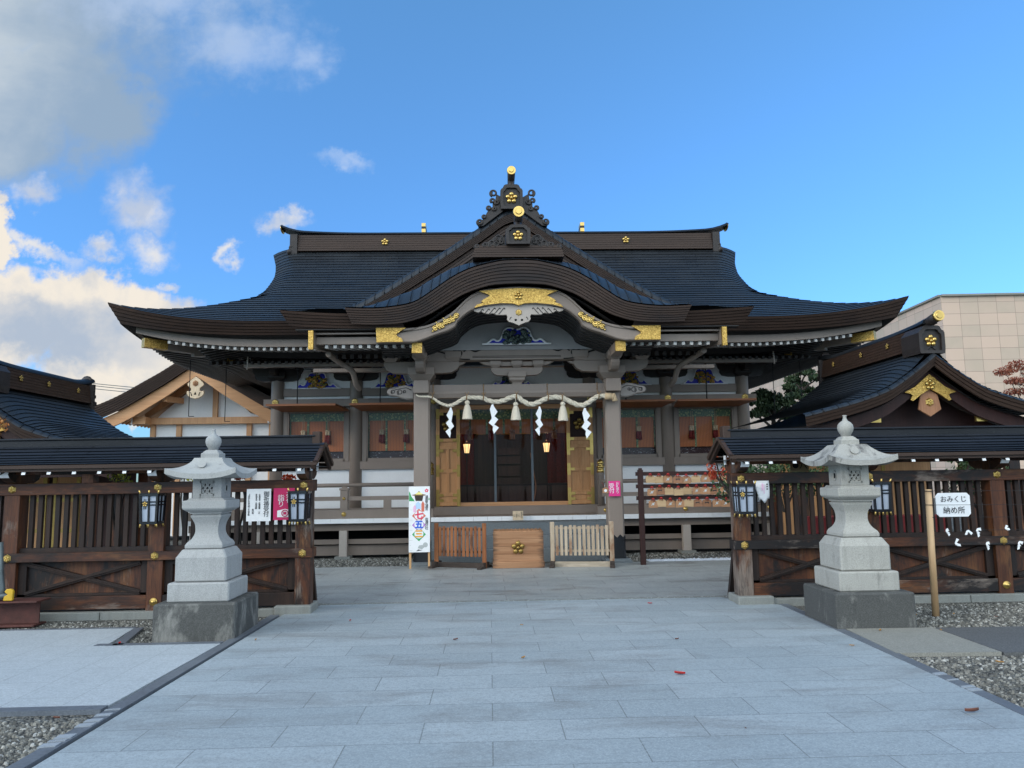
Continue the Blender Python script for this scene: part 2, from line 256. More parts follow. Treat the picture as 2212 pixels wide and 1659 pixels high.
def foliage(name,a,b,c,scale=2.2):
    t=NT(name); v=t.co(); g=t.n('ShaderNodeNewGeometry'); n=t.noise(v,scale,3); col=t.mix(t.rng(n,.35,.65),a,b); col=t.mix(t.rng(g.outputs['Random Per Island'],.55,1,0,.7),col,c)
    t.out(col,.55,0,.3); t.b.inputs['Transmission Weight'].default_value=0; return t.m
foliage('pine_needles',(.022,.042,.022),(.055,.085,.035),(.10,.13,.055)); foliage('maple_red',(.30,.022,.012),(.42,.06,.018),(.55,.14,.03)); foliage('maple_rust',(.16,.035,.022),(.26,.075,.04),(.34,.13,.06))
foliage('maple_orange',(.32,.10,.025),(.42,.16,.04),(.25,.20,.05)); foliage('leaf_yellow',(.28,.27,.03),(.40,.36,.04),(.20,.28,.04)); foliage('shrub_green',(.022,.05,.018),(.05,.09,.03),(.09,.13,.04))
paint('bark',(.055,.042,.033),.85,.4,8,.6)
paint('leaf_red',(.40,.018,.014),.6,.3,20); paint('leaf_tan',(.38,.20,.06),.6,.3,20); paint('leaf_brown',(.15,.055,.035),.6,.3,20)
paint('straw',(.74,.65,.51),.85,.22,45,.9); paint('tassel',(.66,.58,.46),.85,.12,30,.5,stretch=(4,4,.15)); paint('twine',(.25,.15,.07),.8,.2,20); paint('tassel_red',(.16,.012,.008),.8,.3,20); paint('cream',(.55,.40,.24),.7,.1,20)
# beige stone cladding
t=NT('cladding'); uv=t.n('ShaderNodeUVMap'); br=t.n('ShaderNodeTexBrick'); t.l(uv.outputs[0],br.inputs[0]); br.offset=.0; br.inputs['Scale'].default_value=1; br.inputs['Brick Width'].default_value=1.1; br.inputs['Row Height'].default_value=.71; br.inputs['Mortar Size'].default_value=.012; br.inputs['Mortar Smooth'].default_value=.2
br.inputs['Color1'].default_value=(.56,.415,.32,1); br.inputs['Color2'].default_value=(.43,.35,.27,1); br.inputs['Mortar'].default_value=(.20,.15,.12,1)
t.out(t.mix(t.rng(t.noise(uv.outputs[0],.9,4),.35,.7,0,.35),br.outputs[0],(.58,.42,.335)),.7,0,.3)
# ---------------------------------------------------------------- geometry helpers
ORG={}
def V3(*a): return Vector(a)
class MB:
    def __init__(s): s.v=[]; s.f=[]; s.uv={}; s.sm=[]
    def add(s,pts,faces,sm=False):
        o=len(s.v); s.v+= [tuple(p) for p in pts]; s.f+=[tuple(i+o for i in f) for f in faces]; s.sm+=[sm]*len(faces); return o
    def box(s,x0,x1,y0,y1,z0,z1):
        s.add([(x0,y0,z0),(x1,y0,z0),(x1,y1,z0),(x0,y1,z0),(x0,y0,z1),(x1,y0,z1),(x1,y1,z1),(x0,y1,z1)],
              [(0,3,2,1),(4,5,6,7),(0,1,5,4),(1,2,6,5),(2,3,7,6),(3,0,4,7)]); return s
    def bar(s,p,q,w,h,up=(0,0,1)):
        p=Vector(p);q=Vector(q);d=(q-p).normalized();u=Vector(up);x=d.cross(u)
        if x.length<1e-4: x=d.cross(Vector((0,1,0)))
        x.normalize(); y=x.cross(d).normalized(); x=x*w/2; y=y*h/2
        s.add([p-x-y,p+x-y,p+x+y,p-x+y,q-x-y,q+x-y,q+x+y,q-x+y],[(0,1,2,3)[::-1],(4,5,6,7)[::-1][::-1],(0,1,5,4),(1,2,6,5),(2,3,7,6),(3,0,4,7)]); return s
    def prism(s,poly,y0,y1):           # polygon in (x,z), extruded along y
        n=len(poly); a=sum(poly[i][0]*poly[(i+1)%n][1]-poly[(i+1)%n][0]*poly[i][1] for i in range(n))
        if a<0: poly=poly[::-1]
        s.add([(x,y0,z) for x,z in poly]+[(x,y1,z) for x,z in poly],[tuple(range(n)),tuple(range(2*n-1,n-1,-1))]+[(i,i+n,(i+1)%n+n,(i+1)%n) for i in range(n)]); return s
    def prismx(s,poly,x0,x1):          # polygon in (y,z), extruded along x
        n=len(poly); a=sum(poly[i][0]*poly[(i+1)%n][1]-poly[(i+1)%n][0]*poly[i][1] for i in range(n))
        if a<0: poly=poly[::-1]
        s.add([(x0,y,z) for y,z in poly]+[(x1,y,z) for y,z in poly],[tuple(range(n-1,-1,-1)),tuple(range(n,2*n))]+[(i,(i+1)%n,(i+1)%n+n,i+n) for i in range(n)]); return s
    def tube(s,pts,rad,n=10,caps=True,sm=True):
        pts=[Vector(p) for p in pts]
        if not hasattr(rad,'__len__'): rad=[rad]*len(pts)
        prev=None; rings=[]
        for i,p in enumerate(pts):
            d=(pts[min(i+1,len(pts)-1)]-pts[max(i-1,0)]).normalized()
            if prev is None:
                a=d.orthogonal().normalized()
            else:
                a=prev-d*prev.dot(d); a=a.normalized() if a.length>1e-5 else d.orthogonal().normalized()
            prev=a; b=d.cross(a); rings.append([p+(a*math.cos(t)+b*math.sin(t))*rad[i] for t in (2*math.pi*k/n for k in range(n))])
        o=len(s.v)
        s.add([q for r_ in rings for q in r_],[(i*n+k,i*n+(k+1)%n,(i+1)*n+(k+1)%n,(i+1)*n+k) for i in range(len(pts)-1) for k in range(n)],sm)
        if caps: s.f+=[tuple(o+k for k in range(n-1,-1,-1)),tuple(o+(len(pts)-1)*n+k for k in range(n))]; s.sm+=[False,False]
        return s
    def lathe(s,prof,cx,cy,n=24,sm=True,rot=0):   # prof: (radius,z) bottom to top
        o=len(s.v); P=[(cx+r_*math.cos(rot+2*math.pi*k/n),cy+r_*math.sin(rot+2*math.pi*k/n),z) for r_,z in prof for k in range(n)]
        s.add(P,[(i*n+k,i*n+(k+1)%n,(i+1)*n+(k+1)%n,(i+1)*n+k) for i in range(len(prof)-1) for k in range(n)],sm)
        s.f+=[tuple(o+k for k in range(n-1,-1,-1)),tuple(o+(len(prof)-1)*n+k for k in range(n))]; s.sm+=[False,False]; return s
    def sq(s,prof,cx,cy):                          # square plan, prof: (halfwidth,z)
        return s.lathe([(h*math.sqrt(2),z) for h,z in prof],cx,cy,4,False,math.pi/4)
    def ball(s,c,r_,n=8,sc=(1,1,1)):
        m_=max(4,n//2+1); P=[]; 
        for i in range(m_+1):
            t=math.pi*i/m_
            for k in range(n):
                a=2*math.pi*k/n; P.append((c[0]+r_*sc[0]*math.sin(t)*math.cos(a),c[1]+r_*sc[1]*math.sin(t)*math.sin(a),c[2]-r_*sc[2]*math.cos(t)))
        s.add(P,[(i*n+k,i*n+(k+1)%n,(i+1)*n+(k+1)%n,(i+1)*n+k) for i in range(m_) for k in range(n)],True); return s
    def grid(s,rows,uv=None,sm=True):
        o=len(s.v); n=len(rows[0]); s.add([p for r_ in rows for p in r_],[(i*n+k,i*n+k+1,(i+1)*n+k+1,(i+1)*n+k) for i in range(len(rows)-1) for k in range(n-1)],sm)
        if uv:
            for i,r_ in enumerate(uv):
                for k,q in enumerate(r_): s.uv[o+i*n+k]=q
        return s
    def split(s,name,mat,parent,bevel=0,nf=6):
        """every box of this builder (8 vertices, 6 faces) becomes a part of its own"""
        out=[]
        for i in range(0,len(s.v),8):
            q=MB(); q.v=s.v[i:i+8]; q.f=[tuple(k-i for k in f) for f in s.f[i//8*6:i//8*6+6]]; q.sm=[False]*6; out.append(q.build(name,mat,parent,bevel=bevel))
        return out
    def build(s,name,mat,parent=None,loc=None,bevel=0,local=False,flip=False):
        me=bpy.data.meshes.new(name); off=ORG.get(parent.name,Vector((0,0,0))) if parent else Vector(loc or (0,0,0))
        if local: off=Vector((0,0,0))
        me.from_pydata([tuple(Vector(p)-off) for p in s.v],[],[f[::-1] for f in s.f] if flip else s.f)
        me.validate(); me.update()
        if len(me.polygons)==len(s.sm): me.polygons.foreach_set('use_smooth',s.sm)
        if s.uv:
            ul=me.uv_layers.new(name='UVMap')
            for lp in me.loops: ul.data[lp.index].uv=s.uv.get(lp.vertex_index,(0,0))
        me.materials.append(MT[mat]); o=bpy.data.objects.new(name,me); sc.collection.objects.link(o)
        if parent: o.parent=parent
        else: o.location=off
        ORG[o.name]=off.copy()
        if bevel:
            b=o.modifiers.new('bevel','BEVEL'); b.width=bevel; b.segments=1; b.limit_method='ANGLE'; b.angle_limit=R(40)
        return o
def tag(o,label=None,cat=None,group=None,kind=None):
    if label: o['label']=label
    if cat: o['category']=cat
    if group: o['group']=group
    if kind: o['kind']=kind
    return o
def thing(name,label,cat,loc=(0,0,0),group=None,rotz=0):
    o=bpy.data.objects.new(name,None); sc.collection.objects.link(o); o.location=loc; o.rotation_euler=(0,0,rotz); o.empty_display_size=.1
    ORG[o.name]=Vector(loc); return tag(o,label,cat,group)
def copyobj(o,parent=None,loc=None,rot=None,scale=None):
    c=o.copy(); sc.collection.objects.link(c); c.parent=parent
    if loc is not None: c.location=loc
    if rot is not None: c.rotation_euler=rot
    if scale is not None: c.scale=scale
    return c
def copytree(o,loc,rotz=None,label=None,parent=None):
    c=copyobj(o,parent,loc); 
    if rotz is not None: c.rotation_euler=(0,0,rotz)
    if label: c['label']=label
    for ch in list(o.children):
        d=copyobj(ch,c)
        for g in list(ch.children): copyobj(g,d)
    return c
def lerp(a,b,t): return a+(b-a)*t
def interp(tab,x):
    if x<=tab[0][0]: return tab[0][1]
    for (a,b),(c,d) in zip(tab,tab[1:]):
        if x<=c: return b+(d-b)*(x-a)/(c-a)
    return tab[-1][1]
def smooth_tab(tab,n=60):
    # Catmull-Rom through (x,y)
    out=[]; T=[tab[0]]+list(tab)+[tab[-1]]
    for i in range(1,len(T)-2):
        p0,p1,p2,p3=[Vector(q) for q in T[i-1:i+3]]
        for k in range(n//len(tab)+2):
            t=k/(n//len(tab)+2); out.append(tuple(.5*((2*p1)+(p2-p0)*t+(2*p0-5*p1+4*p2-p3)*t*t+(3*p1-p0-3*p2+p3)*t**3)))
    out.append(tuple(tab[-1])); return out
def spline(pts,n=8):
    out=[]; T=[pts[0]]+list(pts)+[pts[-1]]
    for i in range(1,len(T)-2):
        p0,p1,p2,p3=[Vector(q) for q in T[i-1:i+3]]
        for k in range(n):
            t=k/n; out.append(.5*((2*p1)+(p2-p0)*t+(2*p0-5*p1+4*p2-p3)*t*t+(3*p1-p0-3*p2+p3)*t**3))
    out.append(Vector(pts[-1])); return out
def courses(mb,P,svals,us,lift,ulen,v0=0):
    """tile courses: each course overlaps the next one down with a small real step. s grows uphill."""
    rows=[];uvs=[]
    for i in range(len(svals)-1):
        e_=(svals[i+1]-svals[i])*(.22 if i<len(svals)-2 else 0)
        a=[P(u,svals[i]) for u in us]; b=[P(u,svals[i+1]+e_) for u in us]
        rows.append([(p[0],p[1],p[2]+lift) for p in a]); rows.append([(p[0],p[1],p[2]+.001) for p in b])
        uvs.append([(u*ulen,v0+i+.05) for u in us]); uvs.append([(u*ulen,v0+i+.95) for u in us])
    mb.grid(rows,uvs,False)
def banded(mb,T,B,n,lip,out):
    """stack of n board edges between the curves T (top) and B (bottom), each lower edge standing proud by lip along out"""
    rows=[]
    for k in range(n):
        for t,l in ((k/n,0),((k+.86)/n,lip),((k+.87)/n,-lip*1.2),((k+1)/n,-lip*1.2)):
            rows.append([Vector(a).lerp(Vector(b),t)+Vector(o)*l for a,b,o in zip(T,B,out)])
    mb.grid(rows,None,False)
def plum(mb,x,y,z,r_,ax='y',side=-1):
    """five petal plum crest standing on a surface that faces -y (or +-x)"""
    def pt(a,b,d):
        return (x+a,y+side*d,z+b) if ax=='y' else (x+side*d,y+a,z+b)
    def disc(a,b,q,d):
        n=10; P=[pt(a+q*math.cos(2*math.pi*k/n),b+q*math.sin(2*math.pi*k/n),0) for k in range(n)]+[pt(a+q*.8*math.cos(2*math.pi*k/n),b+q*.8*math.sin(2*math.pi*k/n),d*.8) for k in range(n)]+[pt(a,b,d)]
        mb.add(P,[(k,(k+1)%n,n+(k+1)%n,n+k) for k in range(n)]+[(n+k,n+(k+1)%n,2*n) for k in range(n)],True)
    for k in range(5):
        t=math.pi/2+2*math.pi*k/5; disc(r_*.62*math.cos(t),r_*.62*math.sin(t),r_*.37,r_*.3)
    disc(0,0,r_*.26,r_*.42)
    return mb
def crest6(mb,x,y,z,r_):
    n=6; P=[(x+r_*math.cos(math.pi/2+2*math.pi*k/n),y,z+r_*math.sin(math.pi/2+2*math.pi*k/n)) for k in range(n)]
    Q=[(x+r_*.72*math.cos(math.pi/2+2*math.pi*k/n),y-r_*.3,z+r_*.72*math.sin(math.pi/2+2*math.pi*k/n)) for k in range(n)]
    mb.add(P+Q+[(x,y-r_*.34,z)],[(k,(k+1)%n,n+(k+1)%n,n+k) for k in range(n)]+[(n+k,n+(k+1)%n,2*n) for k in range(n)])
    for k in range(5):
        t=math.pi/2+2*math.pi*k/5; mb.ball((x+r_*.4*math.cos(t),y-r_*.34,z+r_*.4*math.sin(t)),r_*.2,6)
    mb.ball((x,y-r_*.36,z),r_*.2,6)
    return mb
def dome(mb,x,y,z,r_):
    n=14; prof=[(r_,0),(r_*.92,.28*r_),(r_*.62,.34*r_),(r_*.5,.62*r_),(.05*r_,.8*r_)]
    P=[(x+q*math.cos(2*math.pi*k/n),y-d,z+q*math.sin(2*math.pi*k/n)) for q,d in prof for k in range(n)]
    mb.add(P,[(i*n+k,i*n+(k+1)%n,(i+1)*n+(k+1)%n,(i+1)*n+k) for i in range(len(prof)-1) for k in range(n)],True); return mb
def text(body,size,loc,mat,parent,name='lettering',w=None,rotz=0,bold=0.,align='CENTER',spacing=1.0):
    cu=bpy.data.curves.new(name,'FONT'); cu.body=body; cu.size=size; cu.align_x=align; cu.align_y='CENTER'; cu.offset=bold; cu.extrude=.0012; cu.space_line=spacing; cu.resolution_u=3
    o=bpy.data.objects.new('tmp',cu); sc.collection.objects.link(o)
    me=bpy.data.meshes.new_from_object(o.evaluated_get(bpy.context.evaluated_depsgraph_get())); bpy.data.objects.remove(o); bpy.data.curves.remove(cu)
    me.materials.clear(); me.materials.append(MT[mat]); me.transform(Matrix.Rotation(rotz,4,'Z')@Matrix.Rotation(R(90),4,'X'))
    t=bpy.data.objects.new(name,me); sc.collection.objects.link(t); t.parent=parent; t.location=Vector(loc)-(ORG.get(parent.name,Vector()) if parent else Vector())
    return t
def vtext(s,size,loc,mat,parent,name='lettering',bold=0.,sp=.86):
    return text('\n'.join(s),size,loc,mat,parent,name,bold=bold,spacing=sp)
def leafcloud(mb,clumps,n,size,rnd,flat=.6):
    for _ in range(n):
        c,r_=rnd.choice(clumps); d=Vector((rnd.gauss(0,1),rnd.gauss(0,1),rnd.gauss(0,1))); d.normalize(); d*=rnd.random()**.45
        p=Vector(c)+Vector((d.x*r_[0],d.y*r_[1],d.z*r_[2]))
        a=Vector((rnd.gauss(0,1),rnd.gauss(0,1),rnd.gauss(0,1)*flat)).normalized(); b=a.orthogonal().normalized(); b.rotate(Matrix.Rotation(rnd.random()*6.28,3,a)); c_=a.cross(b); s_=size*rnd.uniform(.6,1.3)
        mb.add([p-b*s_,p+c_*s_*.5,p+b*s_,p-c_*s_*.5],[(0,1,2,3)])
    return mb
# ---------------------------------------------------------------- ground
def sheet(name,poly,z,mat,thick=.0,kind='structure'):
    mb=MB()
    if thick: 
        n=len(poly); mb.add([(x,y,z) for x,y in poly]+[(x,y,z-thick) for x,y in poly],[tuple(range(n))]+[((i+1)%n,i,i+n,(i+1)%n+n) for i in range(n)])
    else: mb.add([(x,y,z) for x,y in poly],[tuple(range(len(poly)))])
    o=mb.build(name,mat); o['kind']=kind; return o
sheet('gravel_ground',[(-220,-60),(220,-60),(220,320),(-220,320)],-.03,'gravel')
sheet('approach_path',[(-2.82,-4),(3.33,-4),(3.573,9.66),(3.0,10.36),(-2.2,10.36),(-2.53,9.66)],0,'approach_stone',.06)
sheet('courtyard_paving',[(-14,10.34),(14,10.34),(14,12.8),(8,14.55),(-8,14.55),(-14,12.8)],.022,'court_stone',.05)
sheet('side_paving',[(-12,5.93),(-2.80,5.93),(-2.72,8.05),(-3.86,8.05),(-4.0,8.99),(-12,9.02)],.0,'side_stone',.05)
def strip(p,q,w,z=.004,name='path_edging'):
    p=Vector((*p,0));q=Vector((*q,0));n=(q-p).normalized().cross(Vector((0,0,1)))*w
    return sheet(name,[tuple((p)[:2]),tuple(q[:2]),tuple((q+n)[:2]),tuple((p+n)[:2])][::-1],z,'edge_slate',.05)
strip((-2.975,-4),(-2.672,9.66),.105); strip((3.325,-4),(3.575,9.7),.10)
strip((-12,5.82),(-2.80,5.82),-.11); strip((-3.98,8.06),(-2.72,8.05),-.09); strip((-4.0,8.99),(-3.80,8.06),-.10)
strip((-12,9.03),(-4.0,9.0),-.05)
PALE=[(-2.722,5.45,.035,0),(-2.718,5.55,.03,0),(-2.713,5.675,.025,0),(-2.709,5.80,.012,0),(-2.732,5.22,.04,0),(-2.737,5.14,.015,0),(-2.742,5.06,.035,0),(3.56,6.24,.03,1),(3.557,6.06,.012,1),(3.552,5.86,.022,1),(3.55,5.78,.03,1)]
for x,y,w_,sd_ in PALE: sheet('pale_edging',[(x-.05,y-w_),(x+.05,y-w_+.02),(x+.05,y+w_+.02),(x-.05,y+w_)],.009,'pale_edge',.02)
sheet('concrete_pad',[(3.66,8.09),(4.56,8.06),(4.52,6.93),(3.60,6.98)],.006,'concrete_pad',.05)
sheet('asphalt_patch',[(4.58,8.06),(12,7.9),(12,6.9),(4.54,6.92)],.002,'asphalt',.05)
sheet('white_pebble_bed',[(3.0,14.62),(5.6,14.62),(5.6,15.0),(3.1,15.1)],.0,'pebble_white',.03)
rg=random.Random(3); mb=MB()
def pebbles(mb,x0,x1,y0,y1,n,smin,smax,z=-.03,ok=None):
    for _ in range(n):
        x,y=rg.uniform(x0,x1),rg.uniform(y0,y1)
        if ok and not ok(x,y): continue
        s_=rg.uniform(smin,smax); a=rg.random()*6.28; c,s1=math.cos(a),math.sin(a); h=s_*rg.uniform(.5,.9)
        q=[(1,0),(.3,.8),(-.7,.6),(-.9,-.3),(.1,-.8)]; P=[(x+(u*c-v*s1)*s_*rg.uniform(.7,1.1),y+(u*s1+v*c)*s_*rg.uniform(.7,1.1),z) for u,v in q]
        T=[(x+(p[0]-x)*.55+rg.uniform(-.2,.2)*s_,y+(p[1]-y)*.55,z+h*rg.uniform(.75,1.1)) for p in P]
        mb.add(P+T,[(i,(i+1)%5,5+(i+1)%5,5+i) for i in range(5)]+[(5,6,7,8,9)])
left_ok=lambda x,y: x<-2.95+(y+4)*.0216-.02
pebbles(mb,-4.6,-2.78,3.9,5.68,5200,.008,.022,ok=left_ok)
pebbles(mb,3.6,6.6,4.6,6.9,6000,.009,.024)
pebbles(mb,4.4,7.6,8.1,9.6,4200,.009,.022)
pebbles(mb,-6.5,-3.4,9.05,9.62,1300,.009,.02); pebbles(mb,-3.95,-2.66,8.07,9.62,1500,.008,.02); pebbles(mb,3.62,4.6,8.1,9.6,900,.009,.022)
pebbles(mb,-3.9,-1.5,14.6,16.6,1700,.012,.03); pebbles(mb,2.6,5.0,14.6,16.6,1500,.012,.03)
mb.build('gravel','gravel_stone')['kind']='stuff'
mb=MB(); pebbles(mb,3.0,5.4,14.6,15.05,1500,.012,.028,0.)
mb.build('white_pebbles','pebble_white')['kind']='stuff'
# ---------------------------------------------------------------- main hall
AX=.545; YW=17.96; YE=15.25; YR=21.0; HW=8.13
hall=thing('shrine_hall','large dark timber shrine hall with sweeping copper roof and curved gabled porch','shrine',(AX,YW,0))
def prof(s): return 4.79+.40*s+.0289*s*s
def wid(s):
    if s<1.75: return HW-s
    if s<2.75:
        t=(s-1.75); return HW-1.75-t+.5*t*t+.13*t*t*(1-t) if 0 else (6.38-t+.62*t*t)
    return interp(smooth_W,s)
smooth_W=[(2.75,6.0),(3.4,5.98),(4.2,6.02),(4.9,6.18),(5.75,6.5)]
def upt(d,s,H=HW): 
    q=max(0,(d-(H-3.43))/3.4); return .397*q**2.7*max(0,1-s/1.8)
def Pf(u,s):
    W=wid(s); x=u*W; d=abs(x); z=prof(s)+upt(d,s)
    if s>1.9:
        k=min(1,(s-1.9)/1.2); e=max(0,(d-(W-.55))/.55); z-=.17*k*e*e
    return (AX+x,YE+s,z)
roof=MB(); N=31; sv=[5.75*i/N for i in range(N+1)]
us=[-1+2*i/90 for i in range(91)]; us=[math.copysign(abs(u)**.85,u) for u in us]
courses(roof,Pf,sv,us,.020,7.2)
roof_o=None
def Pside(sgn):
    def f(u,s): # u along depth -1..1, eave at s=0 rising inward
        D=5.75-s; y=YR+u*D; d=abs(u*D); return (AX+sgn*(HW-s),y,prof(s)+.397*max(0,(d-2.45)/3.3)**2.7*max(0,1-s/1.8))
    return f
for sg in (-1,1): courses(roof,Pside(sg),[2.5*i/14 for i in range(15)],[-1+2*i/40 for i in range(41)],.026,5)
roof.grid([[(AX+u*wid(s),2*YR-YE-s,prof(s)+upt(abs(u*wid(s)),s)) for u in us[::5]] for s in sv[::5]])
roof_o=roof.build('roof','roof_copper',hall)
# eave edge: rings
def ring(ins,dz,uf,side):
    n=64; hw,hd=HW-ins,5.75-ins; out=[]
    for i in range(n+1):
        t=-1+2*i/n; t=math.copysign(abs(t)**.8,t)
        if side=='f': d=abs(t)*HW; out.append(V3(AX+t*hw,YR-hd,4.79+dz+uf*.397*max(0,(d-4.7)/3.4)**2.7))
        else:
            d=abs(t)*5.75; sg=-1 if side=='l' else 1; out.append(V3(AX+sg*hw,YR+t*hd,4.79+dz+uf*.397*max(0,(d-2.35)/3.4)**2.7))
    return out
fas=MB(); bd=MB(); so=MB()
for sd_,o in (('f',(0,-1,0)),('l',(-1,0,0)),('r',(1,0,0))):
    banded(fas,ring(0,.012,1,sd_),ring(.20,-.245,.62,sd_),5,.012,[o]*65)
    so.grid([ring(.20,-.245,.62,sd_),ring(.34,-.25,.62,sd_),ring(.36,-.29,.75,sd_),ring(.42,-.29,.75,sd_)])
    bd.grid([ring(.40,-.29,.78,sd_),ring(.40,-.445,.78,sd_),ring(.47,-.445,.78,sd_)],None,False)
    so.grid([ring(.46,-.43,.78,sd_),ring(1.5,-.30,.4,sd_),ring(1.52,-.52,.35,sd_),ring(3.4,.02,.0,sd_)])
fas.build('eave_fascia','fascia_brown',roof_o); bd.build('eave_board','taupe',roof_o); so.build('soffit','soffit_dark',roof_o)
# rafters: every rafter its own part
rm=MB(); rm.add([(-.027,0,-.03),(.027,0,-.03),(.027,0,.03),(-.027,0,.03),(-.027,1.15,.115),(.027,1.15,.115),(.027,1.15,.175),(-.027,1.15,.175)],[(0,1,2,3),(7,6,5,4),(1,0,4,5),(2,1,5,6),(3,2,6,7),(0,3,7,4)])
raf=rm.build('rafter','rafter_end',roof_o,local=True); raf0=True
def hl(x,y,z): return V3(x-AX,y-YW,z)
def put_rafter(x,y,z,rot=0,par=None):
    global raf0
    if raf0: raf0=False; raf.location=hl(x,y,z); raf.rotation_euler=(0,0,rot); return raf
    return copyobj(raf,par or roof_o,hl(x,y,z),(0,0,rot))
for sg in (-1,1):
    for i in range(22):
        d=3.95+.1485*i
        if d>7.15: break
        put_rafter(AX+sg*d,YE+.44,4.79-.485+.78*.397*max(0,(d+.35-4.7)/3.4)**2.7)
sr=MB()
for sg in (-1,1):
    for i in range(66):
        y=YR-4.9+.1485*i; d=abs(y-YR); z=4.79-.485+.78*.397*max(0,(d+.35-2.35)/3.4)**2.7
        sr.bar((AX+sg*(HW-.44),y,z),(AX+sg*(HW-1.6),y,z+.14),.06,.065); sr.bar((AX+sg*(HW-1.5),y,z-.11),(AX+sg*(HW-2.7),y,z+.10),.06,.07)
tag(sr.build('side_rafters','carved_dark',roof_o),kind='stuff')
sr=MB()
for i in range(90):
    d=-6.6+.1485*i; sr.bar((AX+d,YE+1.5,4.79-.60),(AX+d,YE+2.75,4.79-.35),.06,.07)
tag(sr.build('inner_rafters','carved_dark',roof_o),kind='stuff')
# corner hip rafters with gilt caps
for sg in (-1,1):
    h=MB(); h.bar((AX+sg*6.9,YE+1.25,4.40),(AX+sg*5.3,YE+2.8,4.62),.16,.20); ho=h.build('hip_rafter','taupe',roof_o)
    g=MB(); g.bar((AX+sg*7.13,YE+1.0,4.62-.03),(AX+sg*6.80,YE+1.33,4.58),.20,.17); g.build('gilt_cap','gold',ho)
    h=MB(); h.bar((AX+sg*7.45,YE+.66,4.455),(AX+sg*6.9,YE+1.25,4.44),.15,.16); h.build('hip_rafter_tip','taupe',ho)
    g=MB(); g.bar((AX+sg*7.62,YE+.50,4.475),(AX+sg*7.28,YE+.83,4.465),.16,.19); g.build('gilt_cap','gold',ho)
    g=MB(); g.bar((AX+sg*6.35,YE+1.75,4.33),(AX+sg*6.23,YE+1.87,4.33),.15,.18); g.build('gilt_cap','gold',ho)
# gable ends above the hips and bargeboards
gb=MB()
for sg in (-1,1):
    x=AX+sg*5.55; gb.prismx([(YE+s_,prof(s_)-.30) for s_ in (2.2,3.2,4.2,5.0,5.7)]+[(2*YR-YE-s_,prof(s_)-.30) for s_ in (5.7,5.0,4.2,3.2,2.2)],x-.06,x+.06)
    T=[V3(AX+sg*(wid(s)),YE+s,Pf(1,s)[2]-.0) for s in [2.2+.355*i for i in range(11)]]; B=[p+V3(-sg*.10,.05,-.22) for p in T]; banded(gb,T,B,4,.012,[(sg,0,0)]*11)
    T=[V3(p.x,2*YR-p.y,p.z) for p in T]; B=[p+V3(-sg*.10,-.05,-.22) for p in T]; banded(gb,T,B,4,.012,[(sg,0,0)]*11)
gb.build('side_gable','fascia_brown',roof_o)
# main ridge
rz=lambda d: .10*max(0,(d-3.5)/2.6)**2.2
rd=MB(); nb=7
for k in range(nb):
    z0=7.89+.475*k/nb; z1=7.89+.475*(k+.84)/nb; z2=7.89+.475*(k+1)/nb; h=.33-.012*k
    rd.box(AX-5.75,AX+5.75,YR-h-.012,YR+h+.012,z0,z1); rd.box(AX-5.74,AX+5.74,YR-h+.02,YR+h-.02,z1,z2)
ridge=rd.build('ridge','ridge_brown',roof_o)
cp=MB(); rows=[]
for i in range(61):
    d=-6.25+12.5*i/60; z=8.37+rz(abs(d))+.12*max(0,(abs(d)-5.6)/.65)**2
    rows.append([(AX+d,YR-.30,z),(AX+d,YR-.27,z+.035),(AX+d,YR-.17,z+.085),(AX+d,YR,z+.11),(AX+d,YR+.17,z+.085),(AX+d,YR+.27,z+.035),(AX+d,YR+.30,z)])
cp.grid(rows); cp.add(rows[0],[tuple(range(7))]); cp.add(rows[-1],[tuple(range(6,-1,-1))])
cp.grid([[r_[0] for r_ in rows],[r_[-1] for r_ in rows]])
cp.build('ridge_cap','roof_copper',ridge)
for sg in (-1,1):
    g=MB(); x=AX+sg*6.26; z=8.37+rz(6.25)+.13; g.ball((x,YR,z),.12,10,(.35,1.8,1.0)); g.build('gilt_end','gold_plain',ridge)
    o=MB(); x=AX+sg*5.86
    for zz,r_ in ((8.30,.10),(8.16,.125),(8.01,.14),(7.86,.16),(7.72,.12)): o.ball((x+sg*(8.3-zz)*.25,YR-.05,zz),r_,10,(.75,2.5,.85))
    o.box(x-.1,x+.1,YR-.36,YR+.36,7.75,8.36); o.build('ridge_end_tile','carved_dark',ridge)
for x,z in ((-2.819,8.13),(3.87,8.15)): plum(MB(),x,YR-.33,z,.105).build('plum_crest','gold_plain',ridge)
for x in (-1.764,2.676):
    g=MB(); g.box(x-.055,x+.055,YR-.2,YR+.2,8.45,8.545); g.box(x-.055,x+.055,YR-.2,YR+.2,8.615,8.71); go=g.build('gilt_log_end','gold_plain',ridge)
    MB().box(x-.06,x+.06,YR-.19,YR+.19,8.545,8.615).build('dark_band','carved_dark',go)
